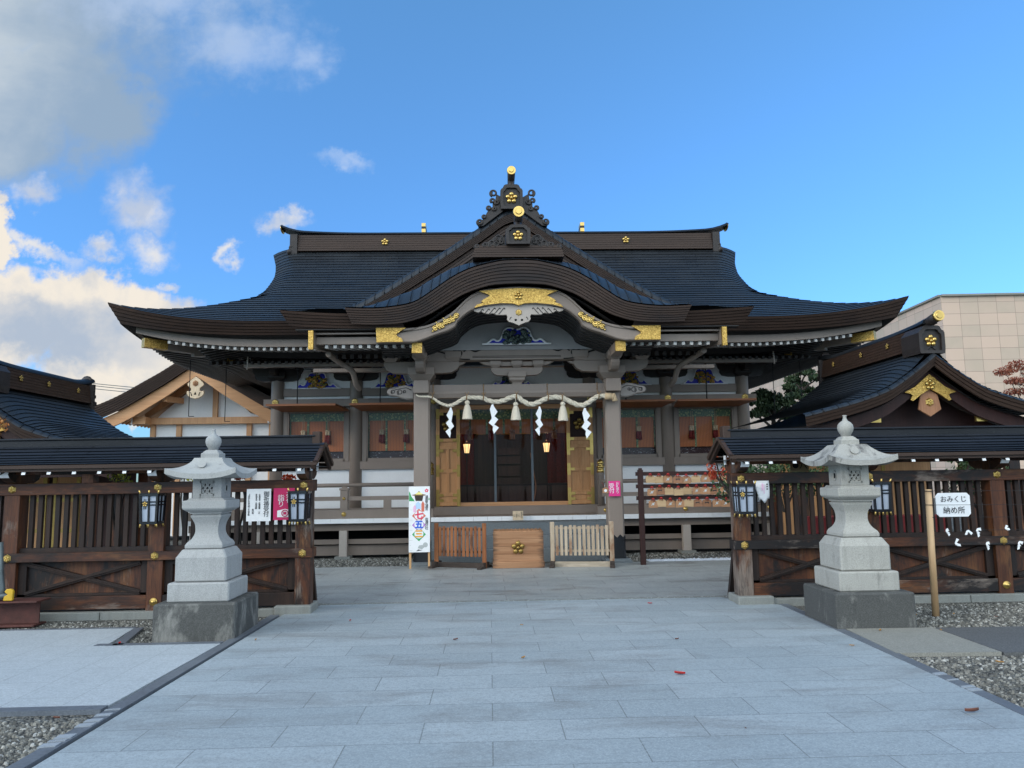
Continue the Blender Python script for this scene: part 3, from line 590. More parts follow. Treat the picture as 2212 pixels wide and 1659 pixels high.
# ---- porch roof (lower, straight part)
KY=13.12; KW=4.14
def kup(d): return .07*max(0,(d-2.6)/1.5)**2
def kz(t): return 4.455+.27*t*0.8+.015*t*t   # t metres behind the eave
def Pk(u,t): x=u*KW; return (AX+x,KY+t,kz(t)+kup(abs(x))*(1-t/3.2))
k=MB(); 
courses(k,Pk,[.45+2.45*i/11 for i in range(12)],[-1+2*i/40 for i in range(41)],.022,3.6)
porch=k.build('porch_roof','roof_copper',hall)
for sg in (-1,1): k=MB(); courses(k,lambda u,t,sg=sg: Pk(sg*u,t),[.0,.225,.46],[.5+i/40 for i in range(21)],.022,3.6); k.build('porch_eave_tiles','roof_copper',porch)
def kring(ins,dz,uf=1,y=0): return [V3(AX+(KW-ins)*t,KY+y,4.455+dz+uf*kup(abs(t)*KW)) for t in [.5+i/40 for i in range(21)]]
for sg in (-1,1): k=MB(); banded(k,[V3(AX+sg*(p.x-AX),p.y,p.z) for p in kring(0,.012)],[V3(AX+sg*(p.x-AX),p.y,p.z) for p in kring(.14,-.225,.8,.16)],5,.011,[(0,-1,0)]*21); k.build('porch_fascia','fascia_brown',porch)
for sg in (-1,1):
    k=MB(); T=[V3(AX+sg*KW,KY+t,kz(t)+kup(KW)*(1-t/3.2)+.012) for t in (0,.6,1.2,1.8,2.4)]; B=[p+V3(-sg*.14,.16 if i==0 else 0,-.235) for i,p in enumerate(T)]; banded(k,T,B,5,.011,[(sg,0,0)]*5); k.build('porch_side_fascia','fascia_brown',porch)
for sg in (-1,1):
    k=MB(); a_,b_=sorted((AX+sg*2.2,AX+sg*3.9)); k.box(a_,b_,KY+.16,KY+.34,4.22,4.235); k.grid([[V3(AX+sg*1.75,KY+.44,4.03),V3(AX+sg*3.62,KY+.44,4.03)],[V3(AX+sg*1.75,YE+1.8,4.42),V3(AX+sg*3.62,YE+1.8,4.42)]]); k.build('porch_soffit','soffit_dark',porch)
k=MB()
for sg in (-1,1):
    a_,b_=sorted((AX+sg*1.75,AX+sg*3.58)); k.box(a_,b_,KY+.36,KY+.46,4.0,4.125); a_,b_=sorted((AX+sg*2.45,AX+sg*3.60)); k.box(a_,b_,KY+.26,KY+.31,4.16,4.185)
k.split('porch_eave_board','taupe',porch)
for sg in (-1,1):
    for i in range(11): put_rafter(AX+sg*(3.41-.1492*i),KY+.40,3.965,0,porch)
sr=MB()
for sg in (-1,1):
    for i in range(12): x=AX+sg*(3.41-.1492*i); sr.bar((x,KY+1.25,3.92),(x,KY+2.3,4.1),.07,.08)
tag(sr.build('porch_inner_rafters','carved_dark',porch),kind='stuff')
for sg in (-1,1):   # side bargeboards with gilt front caps and the curved tie to the hall
    b=MB(); x=AX+sg*3.62; b.prismx([(KY+.14,3.90),(KY+.14,4.20),(KY+1.2,4.33),(YE+1.2,4.6),(YE+1.2,4.35),(KY+1.3,4.02)],x-.035,x+.035); bo=b.build('porch_bargeboard','taupe',porch)
    MB().box(x-.042,x+.042,KY+.10,KY+.16,3.87,4.20).build('gilt_cap','gold',bo)
    pts=spline([(x-sg*.12,KY+1.0,3.93),(x-sg*.22,KY+1.5,3.86),(x-sg*.42,KY+1.75,3.72),(x-sg*.46,KY+2.0,3.5),(x-sg*.50,KY+2.2,3.42)],6); b=MB(); b.tube(pts,.055,8); b.build('curved_tie','taupe',porch)
    b=MB(); b.box(x-sg*.45-.9,x-sg*.45+.9,KY+2.3,KY+2.45,3.78,3.85); b.build('porch_purlin','taupe',porch)
# ---- curved gable (karahafu) in the porch front
YK=13.0
topT=smooth_tab([(0,5.37),(.25,5.36),(.455,5.325),(.83,5.225),(1.167,5.06),(1.54,4.80),(1.80,4.64),(2.05,4.575),(2.4,4.535),(2.75,4.535),(3.0,4.55)])
botT=smooth_tab([(0,4.985),(.3,4.975),(.564,4.945),(.98,4.81),(1.336,4.61),(1.6,4.46),(1.81,4.375),(2.1,4.30),(2.45,4.275),(2.75,4.275),(2.9,4.285)])
dd=[3.0*i/48 for i in range(49)]
def full(tab,y,scale=1.0,dz=0): 
    h=[V3(d*scale,y,interp(tab,d)+dz) for d in dd]; return [V3(AX-p.x,p.y,p.z) for p in h[::-1]]+[V3(AX+p.x,p.y,p.z) for p in h[1:]]
k=MB(); banded(k,full(topT,YK),[V3(AX+(p.x-AX)*.965,YK+.14,p.z) for p in full(botT,YK)],7,.012,[(0,-1,0)]*97)
kf=k.build('gable_fascia','fascia_brown',porch)
def rise(d): return interp([(0,.17),(.45,.19),(.85,.26),(1.25,.35),(1.64,.41),(2.05,.36),(2.42,.25),(2.8,.10),(3.0,.02)],d)
rows=[];uvs=[]
dd=[3.0*i/100 for i in range(101)]; fr=full(topT,YK,1,.02); 
for j in range(13):
    t=j/12; y=YK-.01+.62*math.sin(t*math.pi/2) if j<9 else None
    a=min(1,j/8); yy=YK-.01+.75*a if j<=8 else YK+.74+ (j-8)*.55
    rows.append([(p.x,yy,p.z+rise(abs(p.x-AX))*(math.sin(a*math.pi/2))+ (0 if j<=8 else .02*(j-8))) for p in fr])
    L_=0; u=[]
    for i,p in enumerate(fr):
        if i: L_+=(p-fr[i-1]).length
        u.append((L_,.5+j*.2))
    uvs.append(u)
q=MB(); q.grid(rows,uvs); la=0
def seams(q,rows,uvs,step,r_,j0,j1,up=.004):
    nxt=step/2
    for i,u in enumerate(uvs[0]):
        if u[0]>=nxt: q.tube([V3(*rows[j][i])+V3(0,-.002,up) for j in range(j0,j1)],r_,5); nxt+=step
seams(q,rows,uvs,.20,.010,0,9); q.build('curved_roof','verge_copper',porch)
# barge board below the fascia
bT=smooth_tab([(0,4.965),(.4,4.94),(.69,4.895),(.92,4.755),(1.17,4.52),(1.5,4.325),(1.8,4.25),(2.1,4.235),(2.5,4.235)])
bB=smooth_tab([(0,4.66),(.4,4.645),(.79,4.575),(1.06,4.38),(1.115,4.27),(1.25,4.19),(1.45,4.125),(1.80,4.0),(2.1,3.992),(2.5,3.99)])
k=MB(); dh=[2.5*i/60 for i in range(61)]
def half(tab,y,dz=0): return [V3(AX-d,y,interp(tab,d)+dz) for d in dh[::-1]]+[V3(AX+d,y,interp(tab,d)+dz) for d in dh[1:]]
T,B=half(bT,KY+.16),half(bB,KY+.16)
def mids(t,y): return [V3(a.x,y,a.z+(b.z-a.z)*t) for a,b in zip(T,B)]
k.grid([half(bT,KY+.30,.0),T,mids(.16,KY+.16),mids(.18,KY+.185),mids(.82,KY+.185),mids(.84,KY+.165),mids(.92,KY+.165),mids(.93,KY+.15),B,half(bB,KY+.30)],None,False)
barge=k.build('curved_bargeboard','taupe',porch)
k=MB(); rows=[]
for j in range(7):
    y=KY+.30+.18*j; sh=.0 ; rows.append(half(bB,y,-.012*j)); rows.append(half(bB,y+.12,-.012*j-.004)); rows.append(half(bB,y+.125,-.012*j+.05)); rows.append(half(bB,y+.175,-.012*j+.05))
k.grid(rows,None,False); k.grid([half(topT,KY+.14,-.40),half(topT,KY+.34,-.40)],None,False); k.build('ribbed_ceiling','soffit_dark',porch)
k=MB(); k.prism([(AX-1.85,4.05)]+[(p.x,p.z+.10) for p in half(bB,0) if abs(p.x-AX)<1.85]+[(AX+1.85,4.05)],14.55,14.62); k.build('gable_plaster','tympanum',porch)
# gilt mounts on the bargeboard
k=MB(); w_=[(0,4.935),(.3,4.925),(.70,4.885),(.545,4.83),(.50,4.80),(.62,4.735),(.66,4.70),(.62,4.68),(.74,4.64),(.785,4.585),(.6,4.635),(.3,4.668),(.1,4.66),(0,4.625)]
k.prism([(AX+x,z) for x,z in w_]+[(AX-x,z) for x,z in w_[-2:0:-1]],KY+.135,KY+.19); g0=k.build('gilt_mount','gold',barge)
plum(MB(),AX,KY+.13,4.80,.085).build('plum_crest','gold_plain',g0)
for sg in (-1,1):
    k=MB(); k.prism([(AX+sg*a,z) for a,z in [(2.50,4.245),(1.98,4.24),(2.03,4.21),(2.15,4.13),(2.14,4.10),(2.05,4.05),(2.03,3.992),(2.49,3.99)]],KY+.135,KY+.19); k.build('gilt_mount','gold',barge)
    k=MB(); 
    for i in range(7):
        t=i/6; a=lerp(1.47,1.10,t); z=lerp(4.235,4.435,t)+.02*math.sin(i*2.4); r_=.05
        q=[(AX+sg*a+r_*.8*math.cos(th)*(1-.1*th/3),KY+.165,z+r_*.8*math.sin(th)) for th in [j*.5 for j in range(13)]]; k.tube(q,.016,6); k.ball((AX+sg*a,KY+.165,z),.03,8,(1,.5,1)); k.ball((AX+sg*(a+.045),KY+.165,z+.055*(1 if i%2 else -1)),.02,6,(1,.5,1))
    k.build('gilt_arabesque','gold_plain',barge)
# pendant (gegyo) with scrolls
gp=[(0,4.67),(.35,4.66),(.62,4.61),(.79,4.57),(.79,4.545),(.72,4.52),(.66,4.535),(.6,4.50),(.52,4.49),(.46,4.505),(.40,4.475),(.3,4.47),(.22,4.475),(.20,4.44),(.21,4.39),(.17,4.345),(.11,4.33),(.05,4.305),(0,4.28)]
k=MB(); k.prism([(AX+x,z) for x,z in gp]+[(AX-x,z) for x,z in gp[-2:0:-1]],KY+.20,KY+.27); pen=k.build('gable_pendant','taupe_pale',porch)
k=MB()
for sg in (-1,1):
    for i,(a,z) in enumerate(((.28,4.57),(.36,4.57),(.45,4.57),(.55,4.555),(.66,4.55))):
        q=[(AX+sg*(a-.05*t*1.3+.03*t*t),KY+.197,z+.05*math.sin(t*1.6)-.075*t*t*.7) for t in [j/6 for j in range(-5,7)]]; k.tube(q,.0065,5)
    k.ball((AX+sg*.055,KY+.20,4.375),.024,8,(1,.3,.9)); k.tube([(AX+sg*(.13+.03*math.sin(t)),KY+.197,4.43-.03*t) for t in [j*.4 for j in range(5)]],.006,5)
k.build('carved_line','black_void',pen)
crest6(MB(),AX,KY+.20,4.51,.062).build('gilt_boss','gold_plain',pen)
# ---- crest box above the curved gable
k=MB()
for j in range(5):
    z0=5.44+.045*j; h=.80-.012*j; k.box(AX-h,AX+h,YK+.04+.01*j,YK+1.0,z0,z0+.036); k.box(AX-h+.02,AX+h-.02,YK+.06+.01*j,YK+1.0,z0+.036,z0+.045)
cb=k.build('crest_base','ridge_brown',porch)
def oni(cx,y,zb,w_,h,parent,pr,wing=None,name='ridge_end_tile'):
    o=MB(); p=[(w_*.95,0),(w_*1.0,.25*h),(w_*1.0,.74*h),(w_*.9,.82*h),(w_*.8,.84*h),(w_*.66,.96*h),(w_*.5,h)]
    pol=[(cx+a,zb+b) for a,b in p]+[(cx-a,zb+b) for a,b in p[::-1]]
    o.prism(pol,y,y+.5)
    q=[(cx+(a-cx)*.74,zb+h*.10+(b-zb)*.76) for a,b in pol]; n=len(pol)
    # raised rim
    a_=[(x,y-.045,z) for x,z in pol]; b_=[(x,y-.045,z) for x,z in q]; c_=[(x,y+.002,z) for x,z in pol]; d_=[(x,y-.004,z) for x,z in q]
    o.add(c_+a_+b_+d_,[(i,(i+1)%n,n+(i+1)%n,n+i) for i in range(n)]+[(n+i,n+(i+1)%n,2*n+(i+1)%n,2*n+i) for i in range(n)]+[(2*n+i,2*n+(i+1)%n,3*n+(i+1)%n,3*n+i) for i in range(n)])
    if wing: wing(o)
    ob=o.build(name,'carved_dark',parent); plum(MB(),cx,y-.004,zb+h*.46,pr).build('plum_crest','gold_plain',ob); return ob
def curl(o,x,y,z,r_,sg,th=.03,turns=1.4,a0=-1.2):
    o.tube([(x+sg*(r_*(1-.55*t/turns/6.28)*math.cos(a0+t)),y,z+r_*(1-.55*t/turns/6.28)*math.sin(a0+t)) for t in [i*.35 for i in range(int(turns*6.28/.35))]],th,7)
def wing1(o):
    for sg in (-1,1):
        o.prism([(AX+sg*a,z) for a,z in [(.23,5.64),(.79,5.62),(.77,5.66),(.66,5.66),(.60,5.72),(.50,5.73),(.44,5.80),(.36,5.86),(.27,5.84),(.23,5.78)]],YK+.10,YK+.18)
        for a,z,r_ in ((.34,5.79,.065),(.46,5.70,.055),(.58,5.67,.04),(.72,5.645,.035),(.38,5.68,.05),(.29,5.72,.04),(.50,5.66,.03)): curl(o,AX+sg*a,YK+.09,z,r_,sg,.014)
oni(AX,YK+.02,5.655,.215,.345,cb,.10,wing1)
k=MB(); k.tube([(AX+.01,YK-.12,6.19),(AX+.01,YK+.15,6.12),(AX+.01,YK+.7,6.02)],[.085,.075,.075],14); k.tube([(AX,YK+.1,5.9),(AX,YK+.1,6.08)],.06,8); ro=k.build('crest_roll','carved_dark',cb)
k=MB(); k.tube([(AX+.01,YK-.15,6.195),(AX+.01,YK-.11,6.195)],[.095,.10],16); k.tube([(AX+.01,YK-.17,6.195),(AX+.01,YK-.14,6.195)],[.05,.065],16); g=k.build('gilt_end','gold_plain',ro); g.scale=(1,1,1)
# ---- chidori gable on the main roof
CYF=15.6
oT=smooth_tab([(0,7.33),(.2,7.25),(.44,7.08),(.83,6.80),(1.47,6.365),(2.11,5.96),(2.74,5.57),(3.2,5.31),(3.6,5.13)])
k=MB(); dc_=[3.6*i/90 for i in range(91)]
def yend(z):
    s=0
    while s<5.6 and prof(s)<z: s+=.05
    return YE+s+.25
ch=MB(); vg=MB()
for sg in (-1,1):
    def Pc(u,d): z=interp(oT,d); y=lerp(CYF+.34,max(CYF+.5,yend(z)),u); return (AX+sg*d,y,z)
    sv2=[3.6*(1-i/24) for i in range(25)]
    courses(ch,Pc,sv2,[i/10 for i in range(11)],.022,4)
    rows=[];uvs=[]
    pr=[(.0,-.19),(.015,-.12),(.07,-.045),(.17,0),(.36,.004)]
    for j,(dy,dz) in enumerate(pr):
        L_=0;u=[];r_=[]
        for i,d in enumerate(dc_):
            if i: L_+=math.hypot(dc_[i]-dc_[i-1],interp(oT,dc_[i])-interp(oT,dc_[i-1]))
            r_.append((AX+sg*d,CYF+dy,interp(oT,d)+dz)); u.append((L_,.5+.1*j))
        rows.append(r_); uvs.append(u)
    vg.grid(rows,uvs); seams(vg,rows,uvs,.22,.010,0,5)
chg=ch.build('front_gable_roof','roof_copper',hall); vg.build('gable_verge','verge_copper',chg)
k=MB(); T=[V3(AX+d*(1),CYF+.01,interp(oT,abs(d))-.19) for d in [-x for x in dc_[::-1]]+dc_[1:]]; B=[V3(p.x*.985+AX*.015,CYF+.09,p.z-.16) for p in T]; banded(k,T,B,5,.010,[(0,-1,0)]*len(T))
T2=[V3(p.x,CYF+.15,p.z-.18) for p in T]; B2=[V3(p.x*.97+AX*.03,CYF+.17,p.z-.36) for p in T]; banded(k,T2,B2,3,.012,[(0,-1,0)]*len(T)); k.build('gable_fascia','fascia_brown',chg)
k=MB(); k.prism([(p.x,p.z-.2) for p in T]+[(AX+3.5,4.9),(AX-3.5,4.9)],CYF+.22,CYF+.3); k.build('gable_wall','carved_dark',chg)
def wing2(o):
    for sg in (-1,1):
        o.prism([(AX+sg*a,z) for a,z in [(.2,7.18),(.44,7.00),(.62,6.86),(.72,6.85),(.74,6.92),(.66,6.97),(.60,7.02),(.55,7.13),(.5,7.22),(.42,7.27),(.42,7.38),(.36,7.43),(.34,7.55),(.22,7.48)]],CYF-.02,CYF+.12)
        for a,z,r_ in ((.40,7.56,.075),(.42,7.40,.05),(.50,7.24,.045),(.60,7.05,.04),(.69,6.93,.065),(.33,7.36,.05),(.38,7.22,.04)): curl(o,AX+sg*a,CYF-.03,z,r_,sg,.022)
on=oni(AX-.02,CYF-.06,7.20,.235,.53,chg,.135,wing2)
k=MB(); k.tube([(AX-.02,CYF-.2,7.98),(AX-.02,CYF+.2,7.86),(AX-.02,CYF+1.6,7.5)],[.085,.075,.075],12); k.tube([(AX-.02,CYF+.05,7.68),(AX-.02,CYF+.05,7.86)],.065,8); ro=k.build('crest_roll','carved_dark',chg)
k=MB(); k.tube([(AX-.02,CYF-.24,7.985),(AX-.02,CYF-.19,7.985)],[.09,.095],16); k.tube([(AX-.02,CYF-.26,7.985),(AX-.02,CYF-.23,7.985)],[.045,.06],14); k.build('gilt_end','gold_plain',ro)
k=MB()
for j in range(4): k.box(AX-.18,AX+.18,CYF+.3,19.5,7.2+.06*j,7.25+.06*j)
k.build('gable_ridge','ridge_brown',chg)
# ---------------------------------------------------------------- hall body
PX=[AX+d for d in (-5.46,-3.64,-1.82,1.82,3.64,5.46)]
pm=MB(); pm.lathe([(.15,0),(.15,3.9),(.142,3.97)],0,0,24); pil=pm.build('pillar','taupe',hall,local=True)
for i,x in enumerate(PX):
    if i==0: pil.location=hl(x,YW,0)
    else: copyobj(pil,hall,hl(x,YW,0))
def bracket(mb,x,y,z,ax='x',s=1.):
    """daito block, boat shaped arm and three small blocks"""
    mb.add([(x+a*b*s,y+a2*b*s,z+c*s) for b,c in ((.13,0),(.20,.09),(.20,.20)) for a,a2 in ((-1,-1),(1,-1),(1,1),(-1,1))],[(3,2,1,0),(8,9,10,11)]+[(i*4+k,i*4+(k+1)%4,i*4+4+(k+1)%4,i*4+4+k) for i in range(2) for k in range(4)])
    arm=[(-.58,.30),(-.58,.24),(-.54,.18),(-.45,.13),(-.3,.12),(.3,.12),(.45,.13),(.54,.18),(.58,.24),(.58,.30)]
    if ax=='x': mb.prism([(x+a*s,z+b*s) for a,b in arm],y-.075*s,y+.075*s)
    else: mb.prismx([(y+a*s,z+b*s) for a,b in arm],x-.075*s,x+.075*s)
    for a in (-.48,0,.48):
        bx,by=(x+a*s,y) if ax=='x' else (x,y+a*s)
        mb.add([(bx+p*b*s,by+q*b*s,z+c*s) for b,c in ((.08,.30),(.125,.36),(.125,.45)) for p,q in ((-1,-1),(1,-1),(1,1),(-1,1))],[(3,2,1,0),(8,9,10,11)]+[(i*4+k,i*4+(k+1)%4,i*4+4+(k+1)%4,i*4+4+k) for i in range(2) for k in range(4)])
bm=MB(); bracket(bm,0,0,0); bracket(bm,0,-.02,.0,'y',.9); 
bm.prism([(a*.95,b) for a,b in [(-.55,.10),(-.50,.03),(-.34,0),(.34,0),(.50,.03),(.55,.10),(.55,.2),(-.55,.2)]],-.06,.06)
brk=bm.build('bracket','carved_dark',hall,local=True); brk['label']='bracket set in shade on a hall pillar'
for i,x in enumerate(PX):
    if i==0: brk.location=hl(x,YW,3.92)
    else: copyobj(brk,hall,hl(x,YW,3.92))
k=MB(); k.box(AX-6.2,AX+6.2,YW-.09,YW+.09,4.40,4.60); k.box(AX-6.1,AX+6.1,YW-.55,YW-.40,4.38,4.50); k.build('wall_plate','carved_dark',hall)
k=MB(); k.box(AX-5.9,AX-1.6,YW-1.15,YW-1.0,4.10,4.19); k.box(AX+1.6,AX+5.9,YW-1.15,YW-1.0,4.10,4.19); k.split('eave_purlin','taupe',hall)
k=MB(); k.box(AX-5.46-.27,AX+5.46+.27,YW-.20,YW-.02,3.315,3.487); nag=k.build('head_rail','taupe',hall)
for x in PX: crest6(MB(),x,YW-.20,3.41,.088).build('gilt_boss','gold_plain',nag)
# wall panels
BAYS=[(PX[0],PX[1]),(PX[1],PX[2]),(PX[3],PX[4]),(PX[4],PX[5])]
k=MB(); kp=MB(); ks=MB(); kt=MB()
for a,b in BAYS+[(PX[2],PX[3])]:
    kp.box(a+.14,b-.14,YW+.0,YW+.05,3.74,4.20); kt.box(a+.14,b-.14,YW-.06,YW+.06,3.563,3.75); kp.box(a+.14,b-.14,YW-.0,YW+.05,3.48,3.565)
for a,b in BAYS:
    k.box(a+.14,b-.14,YW-.03,YW+.04,.92,1.862); ks.box(a+.10,b-.10,YW-.10,YW+.05,1.858,2.04)
    for x in (a+.20,b-.20): kt.box(x-.05,x+.05,YW-.05,YW+.05,2.04,3.32)
k.split('lower_wall','white_paint',hall); kp.split('upper_wall','plaster',hall); ks.split('window_sill_rail','taupe',hall); kt.split('tie_beam','taupe',hall,.006)
k=MB()
for sg in (-1,1): k.box(AX+sg*5.46-.05,AX+sg*5.46+.05,YW+.1,24,.8,4.3)
k.box(AX-5.46,AX+5.46,23.9,24,.8,4.3); k.box(AX-5.4,AX+5.4,YW+.06,24,4.22,4.26); k.split('rear_wall','plaster',hall)
for x in (PX[0],PX[5]): 
    for y in (19.78,21.6,23.42): copyobj(pil,hall,hl(x,y,0))
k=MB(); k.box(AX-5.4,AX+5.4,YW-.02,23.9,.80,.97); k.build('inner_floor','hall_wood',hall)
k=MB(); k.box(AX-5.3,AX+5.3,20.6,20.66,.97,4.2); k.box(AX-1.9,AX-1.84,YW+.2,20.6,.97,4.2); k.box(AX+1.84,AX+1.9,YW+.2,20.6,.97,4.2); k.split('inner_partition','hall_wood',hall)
# windows with bamboo blinds, tassels and raised shutters
for bi,(a,b) in enumerate(BAYS):
    x0,x1=(a+.25,b-.25)
    f=MB(); 
    for q in ((x0-.02,x0+.03,2.04,3.3),(x1-.03,x1+.02,2.04,3.3),(x0,x1,2.04,2.115),(x0,x1,3.17,3.31)): f.box(q[0],q[1],YW-.04,YW+.07,q[2],q[3])
    fo=f.build('window','taupe',hall,bevel=.004)
    q=MB(); q.add([(x0+.03,YW,2.115),(x1-.03,YW,2.115),(x1-.03,YW,3.17),(x0+.03,YW,3.17)],[(0,1,2,3)]); q.build('pane','glass',fo)
    MB().box(x0,x1,YW+.10,YW+.115,2.28,3.0).build('bamboo_blind','bamboo_blind',fo)
    br_=MB(); br_.box(x0,x1,YW+.075,YW+.098,2.99,3.2)
    for t in (.02,.335,.66,.98): x=lerp(x0,x1,t); br_.box(x-.022,x+.022,YW+.085,YW+.099,2.28,3.0)
    br_.build('brocade_border','brocade',fo)
    MB().box(x0,x1,YW+.16,YW+.17,2.1,2.5).build('patterned_curtain','window_curtain',fo)
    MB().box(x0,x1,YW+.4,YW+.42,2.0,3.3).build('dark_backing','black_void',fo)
    for t in (.27,.70):
        x=lerp(x0,x1,t); q=MB(); q.tube([(x-.02,YW+.05,3.12),(x-.03,YW+.05,2.78)],.006,5); q.tube([(x+.02,YW+.05,3.12),(x,YW+.05,2.78)],.006,5); to=q.build('tassel_cord','cream',fo)
        q=MB(); q.ball((x-.015,YW+.05,2.76),.055,8,(1.3,.8,.35)); q.tube([(x-.04,YW+.05,2.75),(x-.045,YW+.05,2.64)],.03,7); q.tube([(x+.01,YW+.05,2.75),(x+.012,YW+.05,2.64)],.03,7); q.build('tassel_knot','cream',to)
        q=MB(); q.tube([(x-.045,YW+.05,2.66),(x-.048,YW+.05,2.48)],[.034,.045],8); q.tube([(x+.012,YW+.05,2.66),(x+.014,YW+.05,2.46)],[.034,.045],8); q.build('tassel_skirt','tassel_red',to)
    s_=MB(); s_.add([(a+.02,YW-1.02,3.255),(b-.28 if bi in(0,1) else b-.02,YW-1.02,3.255),(b-.15,YW-.12,3.20),(a+.15,YW-.12,3.20)]+[(a+.02,YW-1.02,3.30),(b-.28 if bi in(0,1) else b-.02,YW-1.02,3.30),(b-.15,YW-.12,3.245),(a+.15,YW-.12,3.245)],[(3,2,1,0),(4,5,6,7),(0,1,5,4),(1,2,6,5),(2,3,7,6),(3,0,4,7)])
    so_=s_.build('raised_shutter','shutter_wood',hall)
    xr=lerp(a,b,.38); q=MB(); q.tube([(xr,YW-.98,3.28),(xr+.005,YW-.98,3.75),(xr,YW-.98,4.12)],.013,6); q.tube([(xr,YW-.98,4.06),(xr,YW-.98,4.42)],.02,8); q.ball((xr,YW-.98,4.08),.03,6); q.build('hanging_rod','ink',so_)
for x,y in ((-6.7,17.3),(-6.0,17.6),(7.2,17.4),(6.75,17.9)):
    zb=3.08 if x<-6.5 or x>7 else 2.98; q=MB(); q.tube([(x,y,4.35),(x,y,zb)],.009,5); q.tube([(x,y,zb),(x+.12,y,zb)],.008,5); q.build('hanging_rod','ink',hall)
for sg in(-1,1): MB().tube([(AX+sg*5.75,16.6,4.30),(AX+sg*5.76,16.6,4.02)],.018,7).build('hanging_rod','taupe_pale',hall)
# frog-leg struts
fh=[(0,.90),(.10,.93),(.2,1.0),(.32,.98),(.40,.86),(.45,.66),(.50,.42),(.58,.22),(.68,.20),(.74,.28),(.82,.27),(.9,.15),(1,.02),(1,0)]
def frog(x,y,z,w_,h,fig,parent,lum):
    o=MB(); pol=lambda s,dz=0: [(x+a*w_*s,z+dz+b*h*s) for a,b in fh]+[(x-a*w_*s,z+dz+b*h*s) for a,b in fh[-1:0:-1]]
    o.prism(pol(1),y-.05,y); fo=o.build('frog_leg_strut','enamel_blue',parent)
    o=MB(); q=pol(1.0); q=spline([(a,y-.052,b) for a,b in q],3); o.tube([p for p in q],.017*(w_/.49),5); o.build('pale_outline','white_paint',fo)
    o=MB(); rr_=random.Random(int(x*100))
    for i in range(46):
        a=rr_.uniform(-.46,.46); b=rr_.uniform(.03,.78); 
        if abs(a)>.20 and b>1.3*(.55-abs(a)*.62)+.25: continue
        o.ball((x+a*w_,y-.06-rr_.uniform(0,.03),z+b*h),rr_.uniform(.02,.05)*w_/.49,6,(1.3,.6,.9))
    o.build('carved_figures',fig,fo)
    if lum:
        o=MB(); o.box(x-.13,x+.13,y-.06,y,z+h*.98,z+h*1.04); o.box(x-.11,x+.11,y-.05,y,z+h*1.04,z+h*1.1); o.box(x-.14,x+.14,y-.06,y,z+h*1.1,z+h*1.17); o.build('strut_block','taupe',fo)
    return fo
for a,b in BAYS: frog((a+b)/2,YW-.02,3.75,.49,.36,'figure_gold',hall,True)
frog(AX,YW-.02,3.75,.49,.36,'figure_dark',hall,True)
# centre doors
k=MB(); k.box(AX-1.66,AX+1.66,YW-.10,YW+.02,3.21,3.31); k.box(AX-1.68,AX-1.63,YW-.1,YW,.97,3.3); k.box(AX+1.63,AX+1.68,YW-.1,YW,.97,3.3); k.split('door_frame','cypress',hall)
k=MB(); k.box(AX-1.25,AX+1.25,YW-.20,YW+.02,.985,1.065); k.build('door_sill','cypress',hall)
k=MB(); k.box(AX-1.66,AX+1.66,YW-.32,YW-.19,.94,.965); k.build('sill_strip','aluminium',hall)
for i,(x0,x1) in enumerate(((-.70,.13),(.13,.99),(.99,1.79))):
    g=MB(); yy=YW-.075+.01*(i%2); g.add([(x0,yy,1.065),(x1,yy,1.065),(x1,yy,3.21),(x0,yy,3.21)],[(0,1,2,3)]); go=g.build('glass_door','glass',hall)
    if i: MB().box(x0-.026,x0+.026,YW-.085,YW-.05,1.065,3.21).build('door_stile','aluminium',go)
def leaf(x0,x1,sg,goldm,label):
    y0,y1=YW-.24,YW-.19; o=MB(); st=.085
    o.box(x0,x0+st,y0,y1,1.0,3.21); o.box(x1-st,x1,y0,y1,1.0,3.21)
    for z0,z1 in ((3.13,3.21),(2.45,2.53),(2.28,2.36),(1.745,1.83),(1.215,1.30),(1.0,1.085)): o.box(x0+st,x1-st,y0,y1,z0,z1)
    xm=(x0+x1)/2; o.box(xm-.03,xm+.03,y0+.001,y1,1.30,2.28)
    d=o.build('door_leaf','door_wood',hall,bevel=.004); d['label']=label
    MB().box(x0+.03,x1-.03,y0+.022,y1-.005,1.03,2.5).build('panel','door_wood',d)
    q=MB(); 
    for i in range(17): x=lerp(x0+st+.01,x1-st-.01,i/16); q.box(x-.006,x+.006,y0+.012,y0+.03,2.53,3.13)
    q.box(x0+st,x1-st,y0+.03,y0+.04,2.53,3.13); q.build('lattice','rack_wood',d)
    plum(MB(),xm,y0+.012,2.83,.15).build('plum_crest','gold_dull',d)
    q=MB()
    for z0,z1 in ((2.12,2.62),(1.66,1.93),(.99,1.37),(2.98,3.215)):
        for e,dx in ((x0,1),(x1,-1)):
            a,b=sorted((e+dx*.0,e+dx*.075)); q.box(a,b,y0-.006,y0,z0,z1)
            for zz in ([z0+.13,z1-.13] if z1-z0>.3 else [(z0+z1)/2]):
                a,b=sorted((e+dx*.07,e+dx*.17)); q.box(a,b,y0-.0055,y0-.0005,zz-.032,zz+.032)
    q.split('hinge_plate',goldm,d)
    return d
leaf(-1.225,-.675,-1,'gold_dull','open door leaf left of the glass doors, dull brass plates')
leaf(1.785,2.395,1,'gold_plain','open door leaf right of the glass doors, bright gilt plates')
